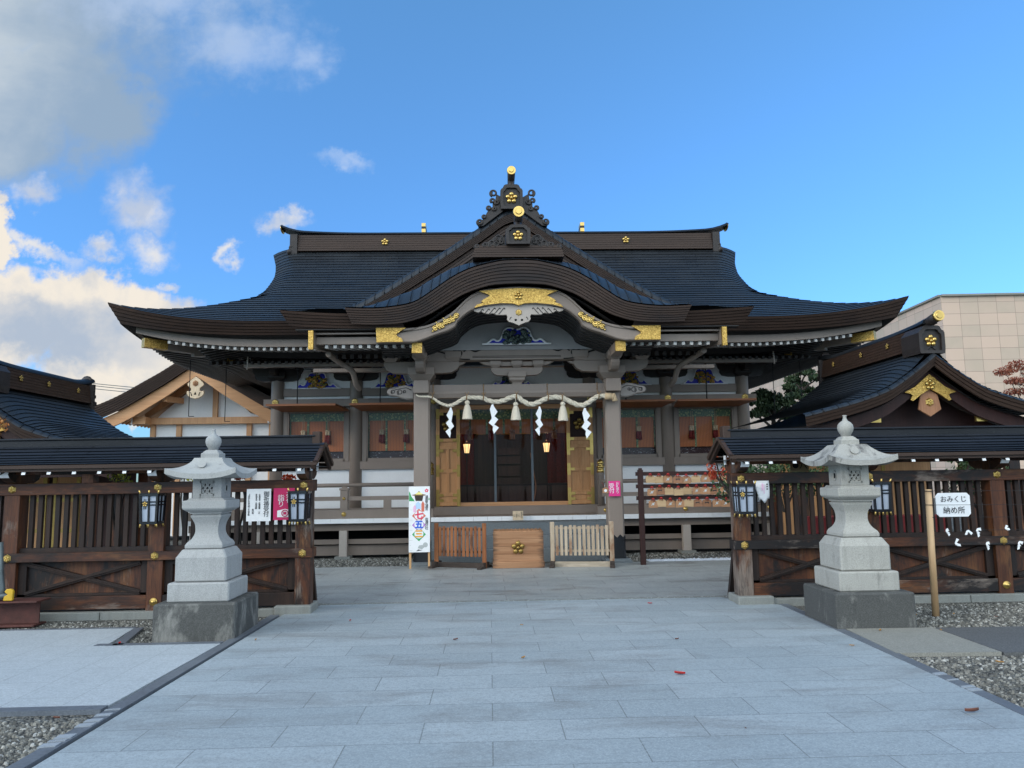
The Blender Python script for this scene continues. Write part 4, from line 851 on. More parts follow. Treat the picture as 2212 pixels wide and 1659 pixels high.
for sg,x in ((-1,AX-1.86),(1,AX+1.93)):
    q=MB(); q.lathe([(.075,.8),(.075,1.63),(.085,1.66),(.085,1.70)],x,YW-.75,14); po=q.build('newel_post','taupe',hall)
    q=MB(); q.lathe([(.083,1.69),(.083,1.76),(.07,1.77),(.07,1.80),(.09,1.815),(.085,1.85),(.05,1.87),(.075,1.90),(.08,1.93),(.05,1.97),(.01,2.0)],x,YW-.75,16); q.build('newel_cap','gold_plain' if sg>0 else 'gold_dull',po)
q=MB(); q.box(AX-1.5,AX+1.5,YW+.30,YW+.315,2.66,3.02); db=q.build('bamboo_blind','bamboo_blind',hall); q=MB(); q.box(AX-1.5,AX+1.5,YW+.285,YW+.30,3.0,3.3)
for t in range(8): x=lerp(AX-1.4,AX+1.4,t/7); q.box(x-.025,x+.025,YW+.28,YW+.299,2.66,3.0)
q.build('brocade_border','brocade',db)
for t in range(5): 
    x=lerp(AX-1.0,AX+1.0,t/4); q=MB(); q.tube([(x,YW+.25,3.1),(x,YW+.25,2.74)],.007,5); q.ball((x,YW+.25,2.72),.055,8,(1.3,.8,.4)); q.tube([(x-.03,YW+.25,2.7),(x-.03,YW+.25,2.52)],[.03,.04],7); q.tube([(x+.03,YW+.25,2.7),(x+.03,YW+.25,2.52)],[.03,.04],7); q.build('blind_tassel','tassel_red' if t%2 else 'shutter_wood',db)
# veranda
VX=6.9
k=MB(); k.box(AX-VX,AX+VX,16.52,YW-.1,.76,.80); k.build('veranda_floor','taupe',hall)
k=MB(); n=int(2*VX/.30)
for i in range(n): x=AX-VX+i*2*VX/n; k.box(x+.002,x+2*VX/n-.002,16.48,16.53,.712,.806)
k.build('veranda_edge','white_paint',hall)
k=MB(); k.box(AX-VX,AX+VX,16.62,16.78,.555,.72); k.build('veranda_beam','taupe',hall)
k=MB(); k.box(AX-VX,AX+VX,YW-.34,YW-.12,.80,.985)
for sg in (-1,1): k.box(AX+sg*1.75,AX+sg*VX,16.55,16.70,.806,.985)
k.split('base_rail','taupe',hall)
pz=[-6.75,-5.46,-3.64,-1.95,1.95,3.64,5.46,6.75]
k=MB()
for d in pz: k.box(AX+d-.083,AX+d+.083,16.50,16.66,.02,.56)
k.split('veranda_post','taupe_pale',hall,.006)
k=MB()
for d in pz: k.box(AX+d-.16,AX+d+.16,16.42,16.74,-.03,.03)
k.split('footing_stone','kerb_stone',hall)
k=MB(); k.box(AX-VX,AX-1.75,16.68,16.72,.268,.37); k.box(AX+1.75,AX+VX,16.68,16.72,.268,.37); k.box(AX-VX,AX-1.75,16.76,16.80,.03,.24); k.box(AX+1.75,AX+VX,16.76,16.80,.03,.24); k.split('underfloor_rail','taupe',hall)
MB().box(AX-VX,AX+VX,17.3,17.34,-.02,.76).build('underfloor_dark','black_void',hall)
for sg in (-1,1):
    a,b=AX+sg*1.86,AX+sg*6.85
    q=MB(); q.tube([(a,16.62,1.508),(b+sg*.25,16.62,1.508)],.043,10); ho=q.build('handrail','taupe',hall)
    q=MB(); q.box(min(a,b),max(a,b),16.59,16.65,1.185,1.27); q.build('middle_rail','taupe',ho)
    for d in (3.64,5.46,6.75):
        q=MB(); x=AX+sg*d; q.box(x-.08,x+.08,16.55,16.69,.985,1.40); q.box(x-.10,x+.10,16.54,16.70,1.40,1.45); q.box(x-.055,x+.055,16.57,16.67,1.45,1.48)
        q.build('rail_post','taupe',ho,bevel=.006)
    q=MB()
    for d in (2.73,4.55,6.1): x=AX+sg*d; q.box(x-.08,x+.08,16.58,16.66,.985,1.19)
    q.split('rail_strut','taupe',ho)
    for d,z,r_ in ((3.64,1.228,.033),(3.64,.90,.05),(5.46,1.228,.033),(5.46,.90,.05),(1.92,.90,.045)): dome(MB(),AX+sg*d,16.55,z,r_).build('gilt_stud','gold_plain',ho)
# granite steps below the porch
k=MB(); k.box(AX-1.95,AX+1.95,15.95,16.5,-.03,.70); k.box(AX-1.75,AX+1.75,15.6,15.95,-.03,.47); k.box(AX-1.75,AX+1.75,15.25,15.6,-.03,.235); k.build('stone_steps','step_granite',hall,bevel=.01)
# porch pillars, tie beam with rope-side noses, rainbow beam
KP=14.7
for sg in (-1,1):
    x=AX+sg*1.82; q=MB(); c=.152; h=.03
    oct_=[(-c+h,-c),(c-h,-c),(c,-c+h),(c,c-h),(c-h,c),(-c+h,c),(-c,c-h),(-c,-c+h)]
    q.add([(x+a,KP+b,z) for z in (.1,3.47) for a,b in oct_],[tuple(range(7,-1,-1)),tuple(range(8,16))]+[(i,(i+1)%8,8+(i+1)%8,8+i) for i in range(8)]); po=q.build('porch_pillar','taupe',hall)
    q=MB(); q.add([(x+a*1.05,KP+b*1.05,z) for z in (.07,.46) for a,b in oct_],[tuple(range(7,-1,-1)),tuple(range(8,16))]+[(i,(i+1)%8,8+(i+1)%8,8+i) for i in range(8)])
    q.prism([(x-.155,.46),(x-.155,.52),(x-.11,.48),(x-.06,.53),(x,.47),(x+.06,.53),(x+.11,.48),(x+.155,.52),(x+.155,.46)],KP-.162,KP-.155); q.build('bronze_sheath','lacquer',po)
    q=MB(); q.sq([(.26,-.03),(.26,.05),(.22,.09)],x,KP); q.build('pillar_base','step_granite',po,bevel=.006)
    q=MB(); bracket(q,x,KP,3.47,'x',1.25); bracket(q,x,KP-.02,3.47,'y',1.05); q.prism([(x-.14,3.22),(x+.14,3.22),(x+.15,3.3),(x+.14,3.46),(x-.14,3.46),(x-.15,3.3)],KP-.30,KP-.15); q.prismx([(KP-.42,3.60),(KP-.50,3.70),(KP-.48,3.82),(KP-.38,3.9),(KP+.2,3.9),(KP+.2,3.6)],x-.09,x+.09); q.build('bracket','taupe',po,bevel=.006)['label']='grey painted bracket set on the porch pillar'
    # carved nose
    q=MB(); n_=[(.15,3.36),(.30,3.40),(.42,3.385),(.50,3.35),(.62,3.335),(.67,3.29),(.66,3.235),(.60,3.20),(.50,3.19),(.40,3.15),(.30,3.125),(.15,3.13)]
    q.prism([(x+sg*a,z) for a,z in n_],KP-.09,KP+.09); no=q.build('carved_nose','nose_grey',po,bevel=.02)
    q=MB()
    for a,z,r_ in ((.42,3.26,.055),(.55,3.27,.04),(.33,3.27,.03)): curl(q,x+sg*a,KP-.093,z,r_,sg,.007)
    q.tube([(x+sg*a,KP-.093,z) for a,z in ((.2,3.3),(.3,3.345),(.4,3.33),(.5,3.31),(.58,3.3))],.006,5); q.build('carved_line','carved_dark',no)
    # bracket arm that carries the gilt beam end
    q=MB(); q.bar((x-sg*.02,KY+.32,3.905),(x-sg*.02,KP+.5,3.905),.175,.17); q.build('projecting_beam','taupe',po); MB().box(x-sg*.02-.09,x-sg*.02+.09,KY+.26,KY+.33,3.815,3.995).build('gilt_cap','gold',po)
k=MB(); k.box(AX-1.68,AX+1.68,KP-.09,KP+.09,3.262,3.392); k.prismx([(KP-.115,3.262),(KP-.125,3.22),(KP-.10,3.14),(KP+.1,3.14),(KP+.1,3.262)],AX-1.68,AX+1.68); k.build('porch_tie_beam','taupe',hall)
k=MB(); bm_=[(-1.70,3.835),(-1.35,3.835),(-1.15,3.86),(1.15,3.86),(1.35,3.835),(1.70,3.835),(1.70,4.10),(1.3,4.14),(.6,4.165),(0,4.175),(-.6,4.165),(-1.3,4.14),(-1.70,4.10)]
k.prism([(AX+a,z) for a,z in bm_],KP-.12,KP+.12); rb=k.build('rainbow_beam','taupe',hall,bevel=.01)
k=MB()
for sg in (-1,1):
    xx=AX+sg*1.13; pts=[(xx+sg*(.115*(1-.13*t)*math.cos(t+.4)),KP-.122,3.985+.085*(1-.13*t)*math.sin(t+.4)) for t in [i*.35 for i in range(17)]]; k.tube(pts,.015,5)
    k.tube(spline([(AX+sg*1.02,KP-.122,4.03),(AX+sg*.93,KP-.122,4.075),(AX+sg*.80,KP-.122,4.03),(AX+sg*.68,KP-.122,4.065),(AX+sg*.5,KP-.122,4.075)],5),.015,5)
    k.tube(spline([(AX+sg*1.24,KP-.122,4.01),(AX+sg*1.35,KP-.122,3.99),(AX+sg*1.45,KP-.122,4.02),(AX+sg*1.58,KP-.122,4.05)],5),.015,5); k.tube(spline([(AX+sg*1.2,KP-.122,3.92),(AX+sg*1.08,KP-.122,3.885),(AX+sg*.9,KP-.122,3.875)],5),.012,5); k.tube([(AX+sg*.85,KP-.122,4.06),(AX+sg*.75,KP-.122,4.10),(AX+sg*.72,KP-.122,4.07)],.012,5)
for z in (3.935,3.91): k.tube([(AX-.85,KP-.121,z),(AX+.85,KP-.121,z)],.005,5)
k.build('carved_line','black_void',rb)
q=MB(); q.sq([(.09,3.392),(.095,3.42),(.15,3.47),(.15,3.58)],AX,KP); bracket(q,AX,KP,3.46,'x',.86); q.prism([(AX+a,z) for a,z in [(-.72,3.835),(-.62,3.78),(-.5,3.75),(.5,3.75),(.62,3.78),(.72,3.835)]],KP-.05,KP+.05); q.build('bracket','taupe',hall,bevel=.005)['label']='grey bracket set midway on the porch tie beam'
for sg in (-1,1):
    q=MB(); q.prism([(AX+sg*a,z) for a,z in [(1.66,3.835),(.98,3.835),(1.05,3.79),(1.18,3.76),(1.25,3.68),(1.66,3.68)]],KP-.05,KP+.05); q.build('bracket_wing','taupe',hall)
frog(AX,14.545,4.155,.575,.31,'figure_dark',hall,True)
# ---------------------------------------------------------------- things inside and hung on the hall
lamp=thing('standing_lantern','lit paper lantern on a thin stand behind the glass, left of the two',"lantern",(-.55,18.75,.97))
def build_inlamp(t):
    x,y=-.55,18.75
    q=MB(); q.lathe([(.055,2.225),(.085,2.44)],x,y,6); q.build('paper_shade','lamp_glow',t)
    q=MB()
    for i in range(6):
        a=i*math.pi/3; q.tube([(x+.057*math.cos(a),y+.057*math.sin(a),2.22),(x+.088*math.cos(a),y+.088*math.sin(a),2.45)],.006,4)
    q.lathe([(.06,2.45),(.01,2.52)],x,y,6); q.lathe([(.07,2.19),(.06,2.225)],x,y,6); q.tube([(x,y,2.2),(x,y,1.0)],.012,6); q.lathe([(.14,.97),(.13,1.0)],x,y,12); q.build('stand','rack_wood',t)
build_inlamp(lamp)
for x in (-.55,1.39):   # the light these two lamps give
    pl=bpy.data.objects.new('lamp_light',bpy.data.lights.new('lamp_light','POINT')); sc.collection.objects.link(pl); pl.location=(x,18.75,2.62); pl.data.energy=2.6; pl.data.color=(1,.62,.32); pl.data.shadow_soft_size=.08
copytree(lamp,(1.39,18.75,.97),label='lit paper lantern on a thin stand behind the glass, right of the two')
al=thing('altar_table','stacked pale wooden offering stand deep inside the dark hall','altar',(AX-.06,20.0,.97)); x=AX-.05
MB().box(x-.75,x+.75,19.8,20.3,.97,1.35).build('step','hall_wood',al); q=MB()
for i,(h,z0,z1) in enumerate(((.30,1.35,1.62),(.27,1.66,1.92),(.29,1.97,2.16),(.27,2.20,2.38))): q.box(x-h,x+h,19.9,20.2,z0,z1)
q.build('stand_box','hall_wood',al)
t=thing('side_curtain','pair of dark red hanging curtains deep inside the hall','curtain',(AX,20.4,2)); 
for sg in (-1,1):
    q=MB(); rows=[]
    for z in (3.6,2.6,1.4): rows.append([(AX+sg*(.95+.06*i),20.35+.04*math.sin(i*1.7),z) for i in range(14)])
    q.grid(rows); q.build('curtain','tassel_red',t)
q=MB(); q.box(AX-.9,AX+.9,20.2,20.35,2.75,3.2); q.build('valance','figure_gold',t)
t=thing('side_desk','small brown desk inside the hall at the right','desk',(1.75,19.4,.97)); q=MB(); q.box(1.45,2.05,19.2,19.6,1.42,1.47); q.build('top','hall_wood',t)
for x in (1.5,2.0): MB().box(x-.025,x+.025,19.25,19.55,.97,1.42).build('leg','hall_wood',t)
q=thing('low_railing','low dark railing standing inside behind the glass doors','railing',(AX,19.1,.97)); rl=MB()
rl.box(AX-1.6,AX+1.6,19.08,19.12,1.42,1.46); rl.build('rail','rack_wood',q); pn=MB()
for i in range(5): pn.box(AX-1.5+i*.62,AX-1.5+i*.62+.56,19.09,19.11,.97,1.42)
pn.build('board','hall_wood',q)
q=MB(); q.tube(spline([(1.02,18.5,.98),(1.10,18.5,1.35),(1.05,18.5,1.75),(.98,18.5,2.2)],6),.012,6); tag(q.build('wooden_bow','shutter_wood'),'slim brown bow leaning inside behind the glass','bow')
# shimenawa
rp=[(-1.37,3.19,.016),(-1.309,3.158,.02),(-1.187,3.152,.024),(-1.105,3.145,.028),(-1.034,3.11,.031),(-.912,3.025,.036),(-.76,2.975,.042),(-.637,3.011,.045),(-.504,3.09,.047),(-.412,3.125,.05),(-.269,3.12,.052),(-.116,3.11,.054),(-.014,3.065,.057),(.128,3.035,.059),(.282,3.062,.060),(.395,3.11,.06),(.519,3.136,.06),(.587,3.089,.061),(.688,3.016,.062),(.81,2.98,.062),(.924,3.013,.062),(1.027,3.063,.062),(1.141,3.103,.062),(1.285,3.111,.062),(1.408,3.089,.063),(1.509,3.036,.063),(1.662,2.965,.063),(1.775,2.955,.062),(1.879,3.001,.061),(1.995,3.082,.06),(2.099,3.12,.058),(2.233,3.12,.058),(2.33,3.11,.058)]
RY=14.42
rope=thing('sacred_rope','thick twisted straw rope hung in waves between the porch pillars','rope',(AX,RY,3.05))
P=spline([(a,RY,b) for a,b,c in rp],9); Rd=[.76*interp([(a,c) for a,b,c in rp],p.x) for p in P]
st=MB(); Ls=[0]
for a,b in zip(P,P[1:]): Ls.append(Ls[-1]+(b-a).length)
for s in range(3):
    q=[]; ph=s*2.0944
    for i,p in enumerate(P):
        d=(P[min(i+1,len(P)-1)]-P[max(i-1,0)]).normalized(); n_=Vector((0,-1,0)); b_=d.cross(n_); ph2=ph-sum((Ls[j+1]-Ls[j])/(Rd[j]*4.6)*2.2 for j in range(0)) 
        q.append((p,n_,b_))
    tw=0; pts=[]
    for i,(p,n_,b_) in enumerate(q):
        if i: tw+=(Ls[i]-Ls[i-1])/(Rd[i]*1.25)
        pts.append(p+(n_*math.cos(ph+tw)+b_*math.sin(ph+tw))*Rd[i]*.48)
    # resample finely along the helix
    f=[]; rf=[]
    for i in range(len(pts)-1):
        pass
    st.tube(spline(pts,3),[r_*.60 for r_ in sum([[Rd[i]]*3 for i in range(len(Rd)-1)],[])+[Rd[-1]]],8)
st.build('strand','straw',rope)
k=MB(); k.tube([(2.20,RY,3.12),(2.33,RY,3.115)],.064,12); k.tube([(2.33,RY,3.115),(2.37,RY-.01,3.105)],[.058,.075],12); k.tube([(2.37,RY-.03,3.16),(2.385,RY-.03,3.02)],[.02,.055],8); k.build('rope_end','cream',rope)
for x,z in ((-.415,3.13),(-.1,3.12),(1.12,3.10),(1.385,3.095),(2.08,3.12),(.52,3.14),(-1.06,3.14)):
    k=MB(); r_=.84*interp([(a,c) for a,b,c in rp],x)+.004; k.tube([(x+.004*math.sin(t),RY+r_*math.cos(t),z+r_*math.sin(t)) for t in [i*.45 for i in range(15)]],.011,5); k.tube([(x-.03,RY-.01,z+.09),(x+.005,RY-.02,z+.03),(x+.04,RY-.01,z+.10)],.007,5)
    if x in (-.1,1.12,2.08,-1.06): k.tube([(x,RY,3.14),(x,KP-.10,3.26),(x,KP-.10,3.40),(x,KP+.1,3.40)],.009,5)
    k.build('twine','twine',rope)
def tassel(x,zt,zb,label):
    t=thing('straw_tassel',label,'tassel',(x,RY-.02,zb),'straw tassels on the rope'); h=zt-zb; y=RY-.02
    q=MB(); q.ball((x,y,zt-.055),.05,10,(1,1,.9)); q.tube([(x,y,zt),(x,y,zt+.07)],.008,5); q.build('knot','straw',t)
    q=MB(); rows=[]; n=26
    for r_,z in ((.035,zt-.09),(.055,zt-.14),(.075,zt-.24),(.09,zb)):
        rows.append([(x+r_*(1+(.09 if k%2 else -.05))*math.cos(6.2832*k/n),y+r_*(1+(.09 if k%2 else -.05))*math.sin(6.2832*k/n),z+(random.uniform(-.006,.006) if z==zb else 0)) for k in range(n+1)])
    q.grid(rows[::-1]); q.add(rows[-1][:-1],[tuple(range(n))]); q.build('skirt','tassel',t)
tassel(-.407,3.08,2.715,'straw tassel hanging left of the centre of the rope'); tassel(.503,3.04,2.685,'straw tassel hanging at the centre of the rope'); tassel(1.392,3.035,2.66,'straw tassel hanging right of the centre of the rope')
def shide(x,zt,zb,sx,label,mir=1):
    """zigzag of folded paper leaves, outline in millimetres from the top"""
    h=(zt-zb); y=RY-.03; q=MB(); kz_=h/.545
    LV=[[(-12,0),(22,-6),(26,-40),(95,-140),(36,-222),(-14,-262),(-28,-190),(-48,-90)],[(-14,-205),(36,-222),(106,-282),(28,-378),(10,-412),(-72,-342),(-14,-258)],[(8,-405),(28,-372),(116,-432),(20,-545),(0,-470)]]
    for i,lf in enumerate(LV):
        P=[(x+mir*a*sx*.001-.015*mir*sx,y-.012*(i%2)-.00003*abs(a)-.006*i,zt+b*.001*kz_) for a,b in lf]; q.add(P,[tuple(range(len(P)))])
    o=q.build('paper_streamer','paper_white',None,(x,y,zb)); m_=o.modifiers.new('s','SOLIDIFY'); m_.thickness=.0015
    tag(o,label,'paper streamer','zigzag paper streamers on the rope')
shide(-.73,2.94,2.37,.85,'zigzag white paper streamer in front of the left door leaf',-1); shide(.08,2.99,2.43,1.,'zigzag white paper streamer between the left and centre tassels'); shide(.94,2.94,2.38,.8,'zigzag white paper streamer between the centre and right tassels',-1); shide(1.82,2.90,2.32,1.,'zigzag white paper streamer in front of the right door leaf')
# ---------------------------------------------------------------- offering box, barriers, banner, small signs
ob=thing('offering_box','pale wooden offering box with a plum crest standing before the porch','offering box',(.49,14.2,0))
q=MB(); q.box(.055,.935,13.93,14.5,.13,.665); q.build('box_body','offering_wood',ob,bevel=.006)
q=MB(); 
for i in range(4):
    z=.135+.132*i; q.box(.046,.944,13.922,13.931,z,z+.128)
q.build('front_board','offering_wood',ob,bevel=.003)
q=MB(); q.box(.035,.957,13.87,14.55,.02,.135); 
for x in (.2,.42,.62,.80): q.box(x-.06,x+.06,13.88,14.5,0,.02)
q.build('plinth','offering_wood',ob,bevel=.008)
q=MB()
for i in range(12): x=.09+.075*i; q.box(x-.012,x+.012,13.95,14.48,.645,.675)
q.build('slot_bars','offering_wood',ob); plum(MB(),.49,13.92,.375,.125).build('plum_crest','gold_dull',ob)
def barrier(x0,y0,x1,y1,n,mp,ms,mbm,label):
    t=thing('low_barrier',label,'barrier',((x0+x1)/2,(y0+y1)/2,0),'low slatted barriers beside the offering box')
    d=V3(x1-x0,y1-y0,0); L_=d.length; d.normalize(); nrm=V3(-d.y,d.x,0)
    def P(s,z,o=0): return V3(x0,y0,0)+d*s+nrm*o+V3(0,0,z)
    q=MB(); q.bar(P(.0,.06),P(L_,.06),.07,.10); q.bar(P(0,.70),P(L_,.70),.03,.04); q.bar(P(0,.30),P(L_,.30),.03,.04); q.build('rail',mbm,t,bevel=.004)
    for s in (.035,L_-.035):
        q=MB(); q.bar(P(s,.02),P(s,.81),.075,.075,(0,1,0)); q.build('post',mp,t,bevel=.004)
        q=MB(); q.bar(P(s,.03,-.26),P(s,.03,.26),.085,.06); q.bar(P(s,.09,-.14),P(s,.09,.14),.08,.07); q.build('foot',mbm if mbm=='barrier_dark' else 'barrier_dark',t,bevel=.006)
    for i in range(n):
        s=.12+(L_-.24)*i/(n-1); q=MB(); q.bar(P(s,.22,-.02),P(s,.745+.012*math.sin(i*2.3),-.02),.05,.022,(0,1,0)); q.build('slat',ms,t)
barrier(-1.02,14.33,-.08,13.95,11,'barrier_red','barrier_red','barrier_dark','reddish slatted wooden barrier left of the offering box')
barrier(1.075,14.02,2.19,13.86,12,'barrier_grey','barrier_grey','barrier_base','weathered pale slatted wooden barrier right of the offering box')
bn=thing('festival_banner','tall white festival banner board with colourful lettering on wooden legs','banner',(-1.28,14.1,0))
q=MB(); q.box(-1.463,-1.425,14.11,14.14,0,1.45); q.box(-1.125,-1.09,14.11,14.14,0,1.45); q.build('leg','new_wood',bn)
q=MB(); q.box(-1.467,-1.089,14.085,14.109,.31,1.48); pn=q.build('panel','paper_white',bn); FY=14.083
def flat(poly,y,mat,par,name='print'): q=MB(); q.prism(poly,y,y+.0012); return q.build(name,mat,par)
def reg(cx,cz,r_,n,a0=0): return [(cx+r_*math.cos(a0+6.2832*k/n),cz+r_*math.sin(a0+6.2832*k/n)) for k in range(n)]
cx=-1.285
for z,c1,c2,ch,c3 in ((.965,'b_red','b_coral','七','b_red'),(.80,'b_purple','b_purple','五','b_blue'),(.635,'b_green','b_green','三','b_orange')):
    flat([(cx-.125,z-.01),(cx,z+.12),(cx+.125,z-.01),(cx,z-.13)],FY,c2,pn); flat(reg(cx,z,.082,14),FY-.0015,'paper_white',pn); text(ch,.15,(cx,FY-.003,z-.008),c3,pn,bold=.006)
flat([(cx-.13,1.33),(cx-.05,1.345),(cx,1.40),(cx+.05,1.345),(cx+.13,1.33),(cx+.10,1.315),(cx-.10,1.315)],FY,'b_brown',pn); flat([(cx-.07,1.345),(cx,1.385),(cx+.07,1.345),(cx+.05,1.335),(cx-.05,1.335)],FY-.0015,'b_yellow',pn); flat([(cx-.08,1.315),(cx+.08,1.315),(cx+.06,1.22),(cx-.06,1.22)],FY,'bark',pn)
flat([(-1.462,1.22),(-1.462,1.40),(-1.44,1.36),(-1.42,1.30),(-1.38,1.25),(-1.36,1.215)],FY,'b_green',pn); flat([(-1.12,1.24),(-1.10,1.28),(-1.09,1.24)],FY,'b_green',pn)
flat([(cx-.10,1.02),(cx-.06,1.02),(cx-.05,1.12),(cx-.07,1.15),(cx-.10,1.12)],FY-.001,'b_rose',pn); flat([(cx-.05,1.08),(cx+.03,1.08),(cx+.03,1.17),(cx-.01,1.21),(cx-.06,1.17)],FY-.001,'b_sky',pn); flat([(cx+.045,1.03),(cx+.095,1.03),(cx+.10,1.17),(cx+.07,1.22),(cx+.045,1.17)],FY-.001,'b_coral',pn)
flat([(cx-.02,.385),(cx+.05,.36),(cx+.10,.40),(cx+.06,.44),(cx,.43)],FY,'b_grey',pn); flat(reg(cx+.115,.44,.045,10),FY,'b_grey',pn); flat([(cx-.05,.33),(cx+.06,.345),(cx-.01,.36)],FY-.001,'ink',pn)
for k in range(5): a=1.57+1.2566*k; flat(reg(-1.147+.022*math.cos(a),1.405+.022*math.sin(a),.013,8),FY,'b_red',pn)
vtext('湯島天満宮',.062,(-1.147,FY-.002,1.18),'ink',pn); vtext('信濃分社',.062,(-1.147,FY-.002,.81),'ink',pn)
for i in range(12): flat([(-1.455,.34+.09*i),(-1.455,.344+.09*i),(-1.43 if i%2 else -1.40,.344+.09*i),(-1.43 if i%2 else -1.40,.34+.09*i)],FY,'b_grey',pn)
pk=thing('reception_sign','pink card sign with white lettering on the right porch pillar','sign',(2.34,14.5,1.23))
MB().box(2.229,2.448,14.50,14.507,1.238,1.522).build('card','magenta',pk); vtext('受付',.105,(2.285,14.498,1.38),'paper_white',pk); vtext('お札参り',.062,(2.395,14.498,1.39),'paper_white',pk)
tg=thing('wooden_tag','small wooden tag hung beside the pink pillar sign','tag',(2.167,14.49,1.30)); MB().prism([(2.11,1.30),(2.225,1.30),(2.225,1.385),(2.167,1.41),(2.11,1.385)],14.49,14.50).build('board','ema_a',tg); MB().tube([(2.167,14.49,1.40),(2.10,14.5,1.50)],.003,4).build('cord','red_cord',tg); flat(reg(2.167,1.345,.028,12),14.488,'paper_white',tg,'seal')
nt_=thing('worship_notice','small pale wooden notice on the white veranda edge','notice',(.58,16.36,.73)); MB().box(.473,.691,16.35,16.37,.728,.916).build('board','cypress_pale',nt_)
for i,s in enumerate(('参拝作法','二礼','二拍手','一礼')): vtext(s,.04,(.66-.052*i,16.348,.83),'ink',nt_)
# ---------------------------------------------------------------- ema rack
rk=thing('votive_rack','dark wooden rack hung with rows of votive tablets','rack',(3.5,14.05,0)); EY=14.05
for x in (2.745,4.62): q=MB(); q.box(x-.045,x+.045,EY-.045,EY+.045,0,1.72); q.box(x-.03,x+.03,EY-.03,EY+.03,1.72,1.75); q.build('post','rack_wood',rk,bevel=.004)
for z in (1.645,1.42,1.21): MB().box(2.66,4.72,EY-.02,EY+.02,z-.035,z+.035).build('rail','rack_wood',rk)
em=[]; re_=random.Random(11)
def make_ema(i):
    t=thing('votive_tablet','votive tablet','votive tablet',(0,0,0),'votive tablets on the rack'); w_,h=.083,.072
    q=MB(); q.prism([(-w_,-h*2),(w_,-h*2),(w_,-.035),(.05,-.012),(-.05,-.012),(-w_,-.035)],-.006,.006); q.build('board',('ema_a','ema_b','ema_c')[i],t,local=True)
    q=MB(); q.tube([(-.028,-.01,-.03),(-.02,-.012,.015),(0,-.014,.03),(.02,-.012,.015),(.028,-.01,-.03)],.006,5); q.ball((0,-.016,.012),.02,6,(1.5,.7,.9)); q.tube([(0,-.018,.01),(.012,-.018,-.035)],.005,4); q.build('red_cord','red_cord',t,local=True)
    if i<2:
        q=MB(); r2=random.Random(i)
        if i==0:
            q.prism(reg(0,-.08,.022,10),-.0075,-.0062); q.prism(reg(.025,-.055,.008,8),-.0077,-.0062); q.prism(reg(-.03,-.10,.008,8),-.0079,-.0062); q.build('painted_mark','b_grey',t,local=True)
        else:
            q.prism([(-.04,-.06),(.04,-.055),(.035,-.075),(.03,-.095),(.02,-.075),(-.02,-.075),(-.03,-.095)],-.0075,-.0062); q.build('painted_mark','ink',t,local=True)
    return t
protos=[make_ema(i) for i in range(3)]
ROW=[('top',1.615,'aacbcacba'),('middle',1.40,'ababcabba'),('bottom',1.185,'acacacbbab'[:9])]
KIND={'a':0,'b':1,'c':2}; desc={0:'white figured tablet',1:'ox painted dark tablet',2:'plain pale tablet'}
ordn=['first','second','third','fourth','fifth','sixth','seventh','eighth','ninth']; used=[0,0,0]
pat=[[2,2,0,1,0,2,0,1,2],[0,1,2,2,2,0,0,1,0],[0,2,0,0,2,1,1,0,0]]
for r_,(rn,z,_) in enumerate(ROW):
    for c in range(9):
        kd=pat[r_][c]; x=2.915+.166*c+.012*r_+re_.uniform(-.012,.012); lab=f'{desc[kd]}, {ordn[c]} from left in the {rn} row of the votive rack'
        loc=(x,EY-.045-re_.uniform(0,.02),z-.0+re_.uniform(-.012,.012))
        if not used[kd]:
            used[kd]=1; protos[kd].location=loc; protos[kd]['label']=lab; cpy=protos[kd]
        else: cpy=copytree(protos[kd],loc,None,lab)
        cpy.rotation_euler=(re_.uniform(-.12,.02),re_.uniform(-.06,.06),re_.uniform(-.15,.15))
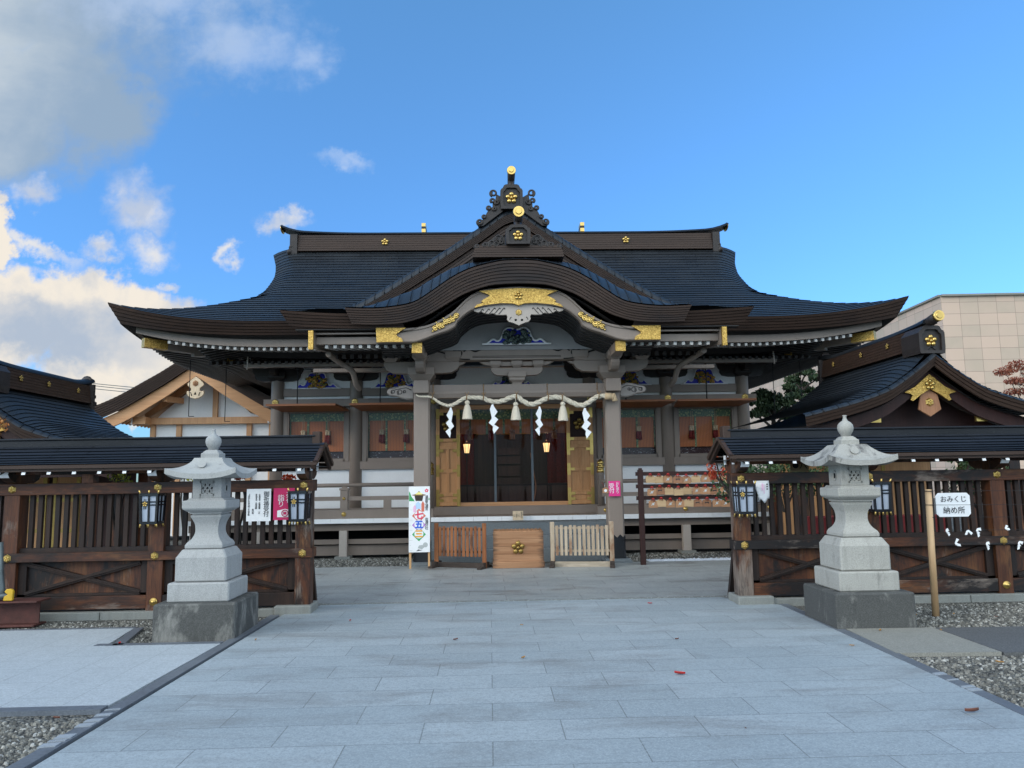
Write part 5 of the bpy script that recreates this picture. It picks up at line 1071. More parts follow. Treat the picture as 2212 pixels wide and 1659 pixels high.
# ---------------------------------------------------------------- roofed fences
def fence(posts,xend,xfar,label,worn):
    """posts: x centres beginning at the opening; xend: open end, xfar: far end outside the picture"""
    sg=1 if xfar>xend else -1; t=thing('roofed_fence',label,'fence',(xend,9.96,0)); Y=9.90
    a,b=sorted((xend,xfar))
    def bx(q,x0,x1,*r): q.box(min(x0,x1),max(x0,x1),*r)
    for i,x in enumerate(posts):
        q=MB(); q.box(x-.095,x+.095,Y-.10,Y+.10,.05,1.50); q.box(x-.06,x+.06,Y-.06,Y+.10,1.62,2.0); q.build('post','fence_wood_worn' if i==0 else 'fence_wood_v',t,bevel=.005)
    q=MB(); bx(q,xend-sg*.09,xfar,Y-.11,Y+.09,1.482,1.625); q.build('top_rail','fence_wood_h',t,bevel=.005)
    q=MB(); bx(q,xend-sg*.09,xfar,Y-.125,Y+.11,.665,.775); q.build('middle_rail','fence_wood_h',t,bevel=.005)
    for p,n in zip(posts,posts[1:]+[xfar]):
        x0,x1=sorted((p+sg*.095,n-sg*.095))
        if x1-x0<.3: continue
        q=MB(); q.box(x0,x1,Y-.05,Y+.06,.775,.83); q.build('sub_rail','slat_dark',t); q=MB(); q.box(x0,x1,Y-.09,Y+.08,.085,.243); q.build('ground_beam','slat_dark' if worn and p==posts[0] else 'fence_wood_h',t,bevel=.005)
        q=MB(); q.box(x0,x1,Y+.0,Y+.03,.24,.67); q.build('panel','fence_wood_v',t)
        q=MB(); 
        for xx in (x0+.05,x1-.05): q.box(xx-.05,xx+.05,Y-.04,Y+.0,.243,.665)
        q.box(x0,x1,Y-.04,Y,.243,.275)
        for (xa,za,xb,zb_,yy) in ((x0+.10,.275,x1-.10,.64,Y-.03),(x0+.10,.64,x1-.10,.275,Y-.022)):
            q.bar((xa,yy,za),(xb,yy,zb_),.05,.058,(0,0,1)); q.bar((xa,yy-.012,za),(xb,yy-.012,zb_),.05,.018,(0,0,1))
        q.build('cross_brace','slat_dark',t,bevel=.003)
        n_=max(3,round((x1-x0)/.108)-1)
        for i in range(n_):
            x=lerp(x0,x1,(i+1)/(n_+1)); s_=FENCE_SLAT[0]
            if s_ is None:
                q=MB(); q.box(-.026,.026,-.025,.025,.82,1.485); s_=q.build('slat','slat_dark',t,local=True); FENCE_SLAT[0]=s_; s_.location=(x-xend,Y-9.96,0)
            else: copyobj(s_,t,(x-xend,Y-9.96,0))
    # roof
    RY_=9.96; q=MB(); n=7; xr0=xend-sg*.20
    for sd_ in (-1,1):
        def Pq(u,s): return (lerp(xr0,xfar,u),RY_+sd_*(.50-.44*s),1.835+.252*s-.02*math.sin(s*3.14))
        courses(q,Pq,[i/n for i in range(n+1)],[0,.03,.2,.4,.6,.8,1],.020,abs(xfar-xr0))
    ro=q.build('roof','fence_roof',t)
    q=MB()
    for sd_ in (-1,1):
        y0,y1=sorted((RY_+sd_*.505,RY_+sd_*.46)); bx(q,xr0,xfar,y0,y1,1.80,1.843); y0,y1=sorted((RY_+sd_*.475,RY_+sd_*.44)); bx(q,xr0+sg*.02,xfar,y0,y1,1.765,1.80)
        for dz,dx in ((0,0),(-.05,.03)): q.bar((xr0+sg*(.02+dx),RY_+sd_*.50,1.822+dz),(xr0+sg*(.02+dx),RY_+sd_*.03,2.072+dz),.045,.05,(0,0,1))
    q.build('roof_edge','ridge_brown',ro)
    q=MB(); bx(q,xr0+sg*.06,xfar,RY_-.42,RY_+.42,1.79,1.795); q.build('roof_soffit','soffit_dark',ro)
    q=MB(); bx(q,xr0+sg*.12,xfar,RY_-.065,RY_+.065,2.07,2.165); bx(q,xr0+sg*.12,xfar,RY_-.085,RY_+.085,2.165,2.19); q.build('ridge','fence_roof',ro,bevel=.006)
    q=MB(); bx(q,xr0+sg*.06,xr0+sg*.16,RY_-.075,RY_+.075,2.05,2.235); q.build('ridge_end','ridge_brown',ro,bevel=.008)
    q=MB(); bx(q,xend-sg*.05,xfar,RY_-.04,RY_+.04,1.83,1.95)
    for yy in (RY_-.17,RY_+.17): bx(q,xend-sg*.05,xfar,yy-.035,yy+.035,1.735,1.855)
    q.split('purlin','fence_wood_h',t)
    q=MB(); 
    for yy,z0,z1 in ((RY_,1.83,1.95),(RY_-.17,1.735,1.855),(RY_+.17,1.735,1.855)): bx(q,xend-sg*.05,xend-sg*.066,yy-.03,yy+.03,z0,z1)
    q.split('purlin_end','white_paint',t)
    nr=int(abs(xfar-xend)/.30)
    for i in range(nr+1):
        x=xend+sg*(.02+.30*i)
        if RB[0] is None: q=MB(); q.bar((0,-.46,1.752),(0,-.05,1.90),.042,.045); RB[0]=q.build('rafter','soffit_dark',t,local=True); RB[0].location=(x-xend,0,0)
        else: copyobj(RB[0],t,(x-xend,0,0))
    for i in range(nr+1):
        x=xend+sg*(.02+.30*i)
        if RE[0] is None: q=MB(); q.box(-.022,.022,-.006,0,-.023,.023); RE[0]=q.build('rafter_end','white_paint',t,local=True); RE[0].location=(x-xend,-.462,1.752); RE[0].rotation_euler=(R(-18),0,0)
        else: copyobj(RE[0],t,(x-xend,-.462,1.752))
    for x in posts:   # boat brackets with white ends
        q=MB(); q.prismx([(RY_-.34,1.78),(RY_-.36,1.74),(RY_-.33,1.70),(RY_-.27,1.66),(RY_-.18,1.63),(RY_+.18,1.63),(RY_+.3,1.68),(RY_+.34,1.78)],x-.055,x+.055); bo=q.build('boat_bracket','fence_wood_h',t)
        q=MB(); q.prismx([(RY_-.36,1.78),(RY_-.366,1.74),(RY_-.336,1.70),(RY_-.32,1.695),(RY_-.345,1.74),(RY_-.34,1.78)],x-.054,x+.054); q.build('white_end','paper_white',bo)
        crest6(MB(),x,Y-.11,1.556,.052).build('gilt_boss','gold_plain',t); crest6(MB(),x,Y-.125,.718,.052).build('gilt_boss','gold_plain',t)
    for x in posts[1:]: dome(MB(),x,Y-.10,.165,.05).build('gilt_knob','gold_plain',t)
    # foundation
    q=MB(); x=a
    while x<b-.15: x2=min(b,x+.95); q.box(x+.004,x2-.004,Y-.17,Y+.17,-.05,.06); x=x2
    q.build('foundation','kerb_stone',t,bevel=.006)
    q=MB(); bx(q,xend-sg*.10,xend+sg*.35,Y-.20,Y+.24,-.05,.095); q.build('post_plinth','kerb_stone',t,bevel=.012)
    # diagonal stay behind the end post
    q=MB(); q.bar((xend-sg*.0,Y+.45,.0),(xend,Y+.12,.75),.07,.07); q.build('stay','slat_dark',t)
    return t
FENCE_SLAT=[None]; RE=[None]; RB=[None]
fence([-2.335,-4.14,-5.92],-2.30,-7.6,'roofed timber fence left of the approach, with a white poster and stone lantern before it',True)
fence([3.205,4.865,6.535],3.17,8.4,'roofed timber fence right of the approach, with paper slips and bamboo post before it',False)
# ---------------------------------------------------------------- wall lanterns on the fence posts
def wall_lantern(x,label):
    t=thing('wall_lantern',label,'lantern',(x,9.70,1.12),'black framed lanterns on the fence posts'); h=.098
    q=MB(); q.add([(sx*h*f,-.0+sy*h*f,z) for z,f in ((.015,.92),(.345,1.05)) for sx,sy in ((-1,-1),(1,-1),(1,1),(-1,1))],[(0,1,5,4),(1,2,6,5),(2,3,7,6),(3,0,4,7),(0,3,2,1),(4,5,6,7)]); q.build('paper_panel','shoji',t,local=True)
    q=MB(); e=.012
    def bar3(p0,p1,w_=.020): w_=w_*1.35; q.bar(p0,p1,w_,w_,(0.3,1,.1) if abs(p0[2]-p1[2])>.1 else (0,0,1))
    for sx,sy in ((-1,-1),(1,-1),(1,1),(-1,1)): bar3((sx*h*.94,sy*h*.94,0),(sx*h*1.07,sy*h*1.07,.36),.022)
    for z,f in ((.01,.95),(.35,1.07)):
        for sx in (-1,1): bar3((sx*h*f,-h*f,z),(sx*h*f,h*f,z),.024); bar3((-h*f,sx*h*f,z),(h*f,sx*h*f,z),.024)
    for sy in (-1,1): bar3((0,sy*h*.95,0),(0,sy*h*1.06,.35),.016)
    for sx in (-1,1): bar3((sx*h*.95,0,0),(sx*h*1.06,0,.35),.016)
    for z in (.225,.262):
        for sx in (-1,1): bar3((sx*h*1.01,-h*1.01,z),(sx*h*1.01,h*1.01,z),.012); bar3((-h*1.01,sx*h*1.01,z),(h*1.01,sx*h*1.01,z),.012)
    for xx in (-.06,-.04): q.box(xx-.005,xx+.005,-h*1.035,-h*1.0,.175,.30)
    q.box(-.105,.105,.09,.11,.02,.34); q.build('frame','lacquer',t,local=True)
    q=MB()
    for sx in (-1,0,1):
        for sy in (-1,1):
            q.tube([(sx*h*1.06,sy*h*1.06,.35),(sx*h*1.22,sy*h*1.15,.405)],.011,6); q.tube([(sx*h*.93,sy*h*.93,.01),(sx*h*1.05,sy*h*1.02,-.045)],.011,6)
    plum(q,-.05,-h*1.035,.235,.034); q.build('gilt_fitting','gold_plain',t,local=True); return t
wl=wall_lantern(-2.355,'black framed wall lantern on the left fence, at the opening beside the pink poster')
for x,l in ((-4.155,'black framed wall lantern on the left fence, left of the stone lantern'),(3.20,'black framed wall lantern on the right fence post at the opening'),(4.915,'black framed wall lantern on the right fence, half hidden by the stone lantern')): copytree(wl,(x,9.70,1.12),None,l)
# posters
def poster(name,label,x0,x1,z0,z1,mat,y=9.765): t=thing(name,label,'poster',((x0+x1)/2,y,z0)); MB().box(x0,x1,y,y+.006,z0,z1).build('sheet',mat,t); return t
p=poster('prayer_poster','white paper poster with black brush lettering on the left fence',-3.03,-2.73,1.12,1.518,'paper_white'); vtext('御祈祷受付',.072,(-2.785,9.762,1.325),'ink',p)
vtext('交通安全 厄除祈願 一件',.024,(-2.87,9.762,1.33),'ink',p); vtext('家内安全 合格祈願',.024,(-2.91,9.762,1.36),'ink',p); vtext('其の他',.024,(-2.95,9.762,1.24),'ink',p); vtext('【受付】午前九時〜午後五時',.024,(-3.0,9.762,1.32),'ink',p)
p=poster('visit_poster','pink poster with white lettering beside the end post of the left fence',-2.70,-2.44,1.13,1.523,'pink',9.772); vtext('お礼',.085,(-2.505,9.769,1.41),'paper_white',p); vtext('詣り',.085,(-2.605,9.769,1.36),'paper_white',p)
flat([(-2.65,1.165),(-2.65,1.245),(-2.555,1.265),(-2.46,1.245),(-2.46,1.165)],9.769,'paper_white',p,'print'); 
q=MB(); q.tube([(-2.555+.038*math.cos(a),9.767,1.213+.038*math.sin(a)) for a in [i*.3 for i in range(22)]],.006,5); q.box(-2.575,-2.535,9.766,9.768,1.195,1.23); q.build('print','pink',p)
t=thing('curled_paper','torn white paper notice curling from the right fence','paper notice',(3.44,9.76,1.25)); q=MB(); rows=[]
for i in range(9):
    v=i/8; rows.append([(lerp(3.345+.06*v,3.545-.0*v,u)+.0,9.755-.035*math.sin(v*2.2+u*1.2)*v,lerp(1.522,1.255+.03*abs(u-.45)*2+.02*math.sin(u*9),v)) for u in [j/6 for j in range(7)]])
q.grid(rows); o=q.build('sheet','paper_white',t,flip=True); m_=o.modifiers.new('s','SOLIDIFY'); m_.thickness=.002
q=MB(); q.box(3.44,3.455,9.72,9.722,1.40,1.49); q.box(3.462,3.47,9.715,9.717,1.36,1.48); q.build('print','b_rose',t); q=MB(); 
for z in (1.47,1.44,1.41): q.box(3.50,3.52,9.722,9.724,z,z+.015)
q.build('lettering','ink',t)
# ---------------------------------------------------------------- stone lanterns
def stone_lantern(cx,cy,label,ms,mr,zs,curv,name='stone_lantern'):
    t=thing(name,label,'stone lantern',(cx,cy,0),'pair of stone lanterns flanking the approach'); Z=lambda z:.36+(z-.36)*zs
    q=MB(); q.sq([(.42,-.05),(.42,.36)],cx,cy); q.build('concrete_base','concrete_dark',t,bevel=.016)
    q=MB(); q.sq([(.322,.36),(.322,Z(.56))],cx,cy); q.build('lower_step',ms,t,bevel=.014)
    q=MB(); q.sq([(.27,Z(.563)),(.27,Z(.815)),(.222,Z(.893)),(.215,Z(.897))],cx,cy); q.build('pedestal',ms,t,bevel=.014)
    pr=smooth_tab([(.94,.198),(.965,.185),(1.0,.152),(1.05,.128),(1.10,.122),(1.16,.128),(1.21,.148),(1.235,.160)],40)
    q=MB(); q.sq([(.19,Z(.90)),(.20,Z(.91)),(.20,Z(.938))]+[(b,Z(a)) for a,b in pr]+[(.165,Z(1.255)),(.15,Z(1.26)),(.15,Z(1.268)),(.17,Z(1.272)),(.17,Z(1.284))],cx,cy); q.build('shaft',ms,t)
    q=MB(); q.sq([(.165,Z(1.284)),(.20,Z(1.30)),(.235,Z(1.325)),(.235,Z(1.412)),(.22,Z(1.415)),(.19,Z(1.417)),(.19,Z(1.437)),(.18,Z(1.437))],cx,cy); q.build('platform',ms,t,bevel=.009)
    # light box with pierced windows
    b=.155; w_=.072; z0,z1=Z(1.437),Z(1.665); q=MB(); za,zb_=Z(1.475),Z(1.61)
    for sx in (-1,1):
        for sy in (-1,1): q.box(cx+min(sx*w_,sx*b),cx+max(sx*w_,sx*b),cy+min(sy*w_,sy*b),cy+max(sy*w_,sy*b),z0,z1)
    for sx,sy in ((0,-1),(0,1),(-1,0),(1,0)):
        if sx==0: q.box(cx-w_,cx+w_,cy+min(sy*(b-.05),sy*(b-.004)),cy+max(sy*(b-.05),sy*(b-.004)),z0,za); q.box(cx-w_,cx+w_,cy+min(sy*(b-.05),sy*(b-.004)),cy+max(sy*(b-.05),sy*(b-.004)),zb_,z1)
        else: q.box(cx+min(sx*(b-.05),sx*b),cx+max(sx*(b-.05),sx*b),cy-w_,cy+w_,z0,z1)
    q.box(cx-.10,cx+.10,cy-.1,cy+.1,z0+.001,z0+.01); lb=q.build('light_box',ms,t,bevel=.004)
    q=MB(); q.box(cx-w_,cx+w_,cy-.02,cy-.01,za,zb_); q.build('dark_inside','black_void',lb)
    q=MB(); mz=(za+zb_)/2; hh=(zb_-za)/2
    for i in (-1,0,1):
        for j in (-1,1):
            ccx,ccz=cx+i*w_*.67,mz+j*hh*.5
            for s1 in (-1,1):
                q.tube(spline([(ccx-w_*.33,cy-b+.022,ccz-s1*hh*.5),(ccx+s1*.004,cy-b+.022,ccz+s1*.004),(ccx+w_*.33,cy-b+.022,ccz+s1*hh*.5)],4),.0075,6)
                q.tube(spline([(ccx-w_*.33,cy-b+.022,ccz-s1*hh*.5),(ccx-s1*.012,cy-b+.022,ccz+s1*.012),(ccx+w_*.33,cy-b+.022,ccz+s1*hh*.5)],4),.0065,6)
    for a in (za,zb_): q.box(cx-w_-.006,cx+w_+.006,cy-b-.002,cy-b+.03,a-.008,a+.008)
    for a in (-w_,w_): q.box(cx+a-.008,cx+a+.008,cy-b-.002,cy-b+.03,za-.008,zb_+.008)
    q.build('lattice',ms,lb)
    for sx in (-1,1):
        q=MB(); q.tube([(cx+sx*(b+.0),cy+.042*math.cos(a),mz+.05*math.sin(a)) for a in [i*.35 for i in range(19)]],.010,6); q.build('moon_ring',ms,lb)
        q=MB(); q.box(cx+sx*(b+.001)-.002,cx+sx*(b+.001)+.002,cy-.02,cy+.02,mz-.028,mz+.028); q.build('moon_opening','black_void',lb)
    # roof: square, concave, lifted corners
    q=MB(); n=20; rows=[]; E_=.375; zt=Z(1.875); ze=Z(1.70)
    for j in range(13):
        f=j/12; h=lerp(.15,E_,f); r_=[]
        for side in range(4):
            for i in range(n):
                u=-1+2*i/n; zc=lerp(zt,ze,(f**.72 if curv else f**.62)) - (0 if not curv else .0); lift=.062*abs(u)**2.4*f**2.2
                if curv: zc=zt-(zt-ze)*(1-(1-f)**1.55)*.85-(zt-ze)*.15*f; 
                bul=1-.035*(1-abs(u)**2)*f
                x,y=[(u,-1),(1,u),(-u,1),(-1,-u)][side]; k_=h*(bul if 1 else 1)
                px=(x*h if side in(0,2) else x*k_); py=(y*k_ if side in(0,2) else y*h); r_.append((cx+px,cy+py,zc+lift))
        rows.append(r_+[r_[0]])
    last=[(x,y,z-.055) for x,y,z in rows[-1]]; inn=[(cx+(x-cx)*.45,cy+(y-cy)*.45,Z(1.655)) for x,y,z in rows[-1]]
    q.grid(rows+[last],None,True); q.grid([last,inn],None,False); q.add(rows[0][:-1],[tuple(range(len(rows[0])-1))[::-1]]); q.sq([(.16,Z(1.655)),(.16,Z(1.70))],cx,cy)
    ro=q.build('lantern_roof',mr,t,flip=True)
    md=ro.modifiers.new('e','EDGE_SPLIT'); md.split_angle=R(35)
    q=MB(); q.tube([(cx-.03,cy-.235,Z(1.80)),(cx-.03,cy-.25,Z(1.808))],.045,16); q.build('round_crest',mr,ro)
    q=MB(); q.sq([(.10,Z(1.872)),(.10,Z(1.925)),(.085,Z(1.93)),(.078,Z(1.945)),(.055,Z(1.965))],cx,cy); q.build('finial_base',ms,t,bevel=.004)
    q=MB(); q.lathe([(.05,Z(1.955)),(.055,Z(1.985)),(.06,Z(1.99)),(.078,Z(2.02)),(.086,Z(2.055)),(.08,Z(2.09)),(.06,Z(2.115)),(.03,Z(2.135)),(.02,Z(2.16)),(.019,Z(2.18)),(.024,Z(2.195))],cx,cy,28); q.build('finial',ms,t)
    return t
stone_lantern(-3.075,8.68,'clean grey stone lantern on a concrete base before the left fence','granite_grey','roof_clean',1.0,False)
stone_lantern(3.99,8.50,'weathered warm toned stone lantern with stained roof before the right fence','granite_warm','roof_mossy',1.028,True)
# ---------------------------------------------------------------- fortune slip post, wires, slips, sign
bp=MB(); bp.tube([(5.05,8.85,-.03),(5.09,8.90,.7),(5.135,8.95,1.395)],[.038,.037,.036],14); tag(bp.build('bamboo_post','bamboo'),'tan wooden post leaning before the right fence with black wires','post')
wz=[1.379,1.219,1.076,.928,.774]
for i,z in enumerate(wz):
    q=MB(); x0=5.137-.05*(1.395-z); q.tube([(x0+.04*math.cos(a),8.945-.0+.04*math.sin(a)-.03*(1.395-z),z) for a in [j*.5 for j in range(14)]],.005,4)
    q.tube([(x0,8.90,z),(6.2,8.91,z-.012),(8.0,8.93,z)],.0032,4); tag(q.build('wire','ink'),'black wire from the bamboo post, '+['topmost','second from top','middle one','second lowest','lowest'][i]+' of five','wire','wires of the fortune slip post')
s_=thing('fortune_slip_sign','white sign with clipped corners and black lettering beside the bamboo post','sign',(5.44,8.99,1.075))
q=MB(); c=.035; q.prism([(5.235+c,1.075),(5.645-c,1.075),(5.645,1.075+c),(5.645,1.352-c),(5.645-c,1.352),(5.235+c,1.352),(5.235,1.352-c),(5.235,1.075+c)],8.985,8.992); q.build('board','paper_white',s_); text('おみくじ',.080,(5.445,8.982,1.275),'ink',s_); text('納め所',.088,(5.445,8.982,1.145),'ink',s_); MB().box(5.28,5.61,8.983,8.985,1.212,1.214).build('crease','b_grey',s_)
sl=[(5.285,.915,.5,'leftmost on the upper slip wire, left of the others'),(5.525,.906,-.6,'second from left on the upper slip wire'),(5.645,.915,.15,'bent slip third on the upper wire'),(5.997,.93,1.3,'small slip in front of the third fence post'),(6.245,.92,.1,'slip at the right edge on the upper wire'),(5.39,.765,1.2,'leftmost on the lower slip wire'),(5.745,.758,.2,'middle slip on the lower wire'),(6.125,.765,-.25,'rightmost on the lower wire, beside a gilt boss')]
for k_,(x,z,a,l) in enumerate(sl):
    q=MB(); c,s1=math.cos(a),math.sin(a); f1=(1,.7,1.25,.5,.9,.8,1.1,1.3)[k_]; f2=(.6,1.3,1,.9,.5,1.4,.7,.9)[k_]
    def rt(u,v): return (x+u*c-v*s1,z+u*s1+v*c)
    q.prism([rt(-.012,.01),rt(.012,.01),rt(.016,-.05*f1),rt(-.008,-.06*f1)],8.895,8.898); q.prism([rt(-.01,.015),rt(.004,.028),rt(.047*f2,.016+.01*f1),rt(.044*f2,-.008)],8.893,8.896); q.prism([rt(-.016,-.004),rt(.01,-.012),rt(.02*f1,-.030),rt(-.004,-.036*f2)],8.890,8.893); q.ball((x,8.896,z),.015,6,(1,.7,1)); tag(q.build('fortune_slip','paper_white',None,(x,8.896,z)),'knotted white fortune slip, '+l,'paper slip','fortune slips tied to the wires')
# ---------------------------------------------------------------- steel beam with a stanchion at the left edge
t=thing('steel_beam','rusty steel beam lying at the left edge before the fence','steel beam',(-5.9,9.35,0)); q=MB(); q.box(-7.2,-5.25,9.24,9.5,-.01,.012); q.box(-7.2,-5.22,9.22,9.52,.262,.282); q.box(-7.2,-5.26,9.36,9.38,.012,.262); q.build('profile','steel_rust',t,bevel=.004)
t=thing('stanchion','dark grey pole with yellow clamp standing on the steel beam','pole',(-5.66,9.33,.282)); q=MB(); q.tube([(-5.72,9.3,.95),(-5.70,9.3,.6),(-5.67,9.3,.42),(-5.665,9.3,.30)],[.032,.034,.036,.05],12); q.tube([(-5.80,9.28,.335),(-5.52,9.28,.345)],.03,10); q.build('pole','steel_grey',t)
q=MB(); q.prism([(-5.61,.29),(-5.505,.29),(-5.50,.40),(-5.53,.425),(-5.58,.42),(-5.60,.39),(-5.56,.36),(-5.60,.34)],9.23,9.27); MB().box(-5.82,-5.72,9.22,9.28,.285,.33).build('clamp','yellow_paint',t); q.build('clamp','yellow_paint',t,bevel=.006)
# ---------------------------------------------------------------- fallen leaves
lv=[(-1.62,9.13,'leaf_red','small red leaf on the path near the left fence post'),(2.0,9.9,'leaf_red','red leaf on the path below the pale barrier'),(1.52,6.42,'leaf_red','bright red leaf right of the path centre, biggest of the path'),(.33,8.65,'leaf_tan','tan leaf in the middle of the path, farther off'),(.28,7.1,'leaf_tan','tan leaf in the middle of the path, nearer'),(-.36,7.95,'leaf_brown','brown leaf left of the path centre'),(-2.40,8.15,'leaf_tan','yellow tan leaf beside the left lantern base'),(1.82,7.75,'leaf_brown','dark leaf on the right half of the path'),(3.2,5.27,'leaf_brown','long brown leaf near the right lower edge of the path'),(3.35,7.3,'leaf_tan','thin tan leaf near the right edging'),(3.95,7.95,'leaf_tan','tan leaf on the concrete pad'),(4.6,8.5,'leaf_red','reddish leaf on gravel right of the right lantern base'),(5.2,8.75,'leaf_tan','tan leaf at the foot of the bamboo post'),(5.55,8.55,'leaf_brown','brown leaf on gravel right of the bamboo post'),(4.55,7.9,'leaf_tan','tan leaf at the corner of the concrete pad'),(4.25,6.55,'leaf_tan','tan leaf on the gravel below the concrete pad'),(4.1,5.9,'leaf_brown','brown leaf on the near right gravel'),(5.55,7.75,'leaf_brown','brown leaf on the dark asphalt patch'),(-3.2,5.2,'leaf_tan','tan leaf on the near left gravel'),(-3.0,5.62,'leaf_brown','brown leaf on the left gravel by the edging'),(-3.75,8.12,'leaf_red','reddish leaf at the left lantern base corner'),(-5.45,8.85,'leaf_tan','tan leaf on the pale side paving at the left edge'),(-3.5,14.4,'leaf_brown','dark leaf by the gravel before the veranda'),(1.6,5.05,'leaf_brown','tiny dark bud on the near path'),(4.75,8.75,'leaf_tan','tan leaf on gravel between lantern and bamboo post'),(6.0,8.35,'leaf_red','dark red leaf on the far right gravel'),(3.7,8.2,'leaf_tan','tan leaf at the near corner of the right lantern base')]
rl_=random.Random(5)
for x,y,m_,l in lv:
    q=MB(); s1=rl_.uniform(.018,.032) if 'tiny' not in l else .010; a=rl_.random()*6.28; rows=[]
    if 'biggest' in l: s1=.045
    if 'long' in l: s1=.052; a=.1
    for i in range(7):
        v=i/6; w_=math.sin(v*math.pi)**.7*.42*(.6 if 'long' in l or 'thin' in l else 1); rows.append([(x+s1*((v-.5)*2*math.cos(a)-u*w_*math.sin(a)),y+s1*((v-.5)*2*math.sin(a)+u*w_*math.cos(a)),.008+s1*(.35*u*u+.25*(v-.5)**2*2)) for u in (-1,-.5,0,.5,1)])
    q.grid(rows); tag(q.build('fallen_leaf',m_,None,(x,y,0)),l,'leaf','fallen leaves on the ground')
# ---------------------------------------------------------------- side pavilions (ridge running away from the viewer)
def pavilion(CX,Y0,Y1,label,zoff,dark):
    t=thing('side_pavilion',label,'pavilion',(CX,(Y0+Y1)/2,0))
    tab=smooth_tab([(0,3.50),(.3,3.25),(.67,2.985),(.91,2.87),(1.27,2.745),(1.66,2.64),(2.1,2.53),(2.55,2.46)]); tab=[(a*1.06,b+zoff) for a,b in tab]
    DM=2.2; ch=MB(); vg=MB(); dl=[DM*i/36 for i in range(37)]
    for sg in (-1,1):
        def Pp(u,d):
            # towards the front verge the roof surface rolls over
            y=lerp(Y0+.10,Y1,u); k=max(0,1-(y-Y0-.10)/.55); return (CX+sg*d,y,interp(tab,d)+.02+(.15-.13*k*k*min(1,d*2+.3))*max(0,1-d/1.9))
        courses(ch,Pp,[DM*(1-i/26) for i in range(27)],[0,.03,.06,.1,.14,.3,.5,.75,1],.018,Y1-Y0)
        rows=[];uvs=[]
        for j,(dy,dz) in enumerate(((.0,-.03),(.02,.0),(.10,.03))):
            rows.append([(CX+sg*d,Y0+dy,interp(tab,d)+dz+.0) for d in dl]); uvs.append([(d*1.2,.5+.1*j) for d in dl])
        vg.grid(rows,uvs); seams(vg,rows,uvs,.26,.008,0,3)
    ro=ch.build('roof','roof_copper',t); vg.build('roof_verge','verge_copper',ro)
    xs=[-x for x in dl[::-1]]+dl[1:]
    q=MB(); T=[V3(CX+x,Y0+.01,interp(tab,abs(x))-.03) for x in xs]; B=[V3(CX+x*.98,Y0+.09,interp(tab,abs(x))-.19) for x in xs]; banded(q,T,B,3,.010,[(0,-1,0)]*len(xs)); q.build('roof_fascia','ridge_brown',ro)
    q=MB(); T=[V3(CX+x*.97,Y0+.28,interp(tab,abs(x))-.21) for x in xs]; B=[V3(CX+x*.95,Y0+.28,interp(tab,abs(x))-.42) for x in xs]; C_=[V3(p.x,Y0+.36,p.z) for p in B]; q.grid([[V3(p.x,p.y+.08,p.z) for p in T],T,B,C_],None,False); bg=q.build('bargeboard','rack_wood',t)
    q=MB(); q.grid([[V3(CX+x*.97,Y0+.2,interp(tab,abs(x))-.22) for x in xs],[V3(CX+x*.97,Y1-.1,interp(tab,abs(x))-.10) for x in xs]]); q.build('underside','soffit_dark',ro)
    z=zoff
    g=[(0,3.20+z),(.12,3.10+z),(.25,2.99+z),(.43,2.90+z),(.33,2.875+z),(.30,2.85+z),(.34,2.78+z),(.30,2.755+z),(.15,2.87+z),(0,2.955+z)]
    q=MB(); q.prism([(CX+a,b) for a,b in g]+[(CX-a,b) for a,b in g[-2:0:-1]],Y0+.24,Y0+.275); gm=q.build('gilt_mount','gold',bg); plum(MB(),CX,Y0+.24,3.02+z,.095).build('plum_crest','gold_plain',gm)
    q=MB(); q.prism([(CX-.19,2.62+z),(CX-.145,2.86+z),(CX,2.96+z),(CX+.145,2.86+z),(CX+.19,2.62+z),(CX,2.50+z)],Y0+.29,Y0+.33); gp_=q.build('gable_pendant','shutter_wood' if dark else 'pendant_wood',bg,bevel=.006); crest6(MB(),CX,Y0+.29,2.74+z,.075).build('gilt_boss','gold_plain',gp_)
    for sg in (-1,1): q=MB(); q.prism([(CX+sg*a,b+z) for a,b in ((1.03,2.42),(.80,2.42),(.80,2.535),(.97,2.46))],Y0+.35,Y0+.40); q.build('gilt_beam_end','gold_plain',t)
    q=MB()
    nb_=7
    for k_ in range(nb_):
        z0=3.62+z+.36*k_/nb_; h=.17-.008*k_; q.box(CX-h,CX+h,Y0+.25,Y1+.05,z0,z0+.042); q.box(CX-h+.02,CX+h-.02,Y0+.25,Y1+.05,z0+.042,z0+.052)
    rd_=q.build('ridge','ridge_brown',ro)
    q=MB(); rows=[]
    for i in range(31):
        v=i/30; y=lerp(Y0+.10,Y1+.2,v); zz=3.985+z+.05*max(0,(.35-v)/.35)**2+.10*max(0,(v-.8)/.2)**2; rows.append([(CX+a,y,zz+b) for a,b in ((-.13,-.02),(-.11,.03),(-.05,.065),(0,.075),(.05,.065),(.11,.03),(.13,-.02))])
    q.grid(rows); q.add(rows[0],[tuple(range(7))]); q.build('ridge_cap','roof_copper',rd_)
    q=MB(); q.tube([(CX,Y0-.14,4.09+z),(CX,Y0+.1,4.05+z),(CX,Y0+.6,4.0+z)],[.085,.08,.08],12); r2=q.build('crest_roll','carved_dark',rd_); q=MB(); q.tube([(CX,Y0-.18,4.095+z),(CX,Y0-.13,4.092+z)],[.085,.092],16); q.tube([(CX,Y0-.195,4.096+z),(CX,Y0-.17,4.096+z)],[.05,.065],14); q.build('gilt_end','gold_plain',r2)
    oni(CX,Y0+.12,3.52+z,.215,.46,rd_,.105)
    for v in (.35,.75):
        for sg in (-1,1): plum(MB(),CX+sg*.175 if False else lerp(Y0,Y1,v),CX+sg*.172,3.82+z,.07,'x') if False else None
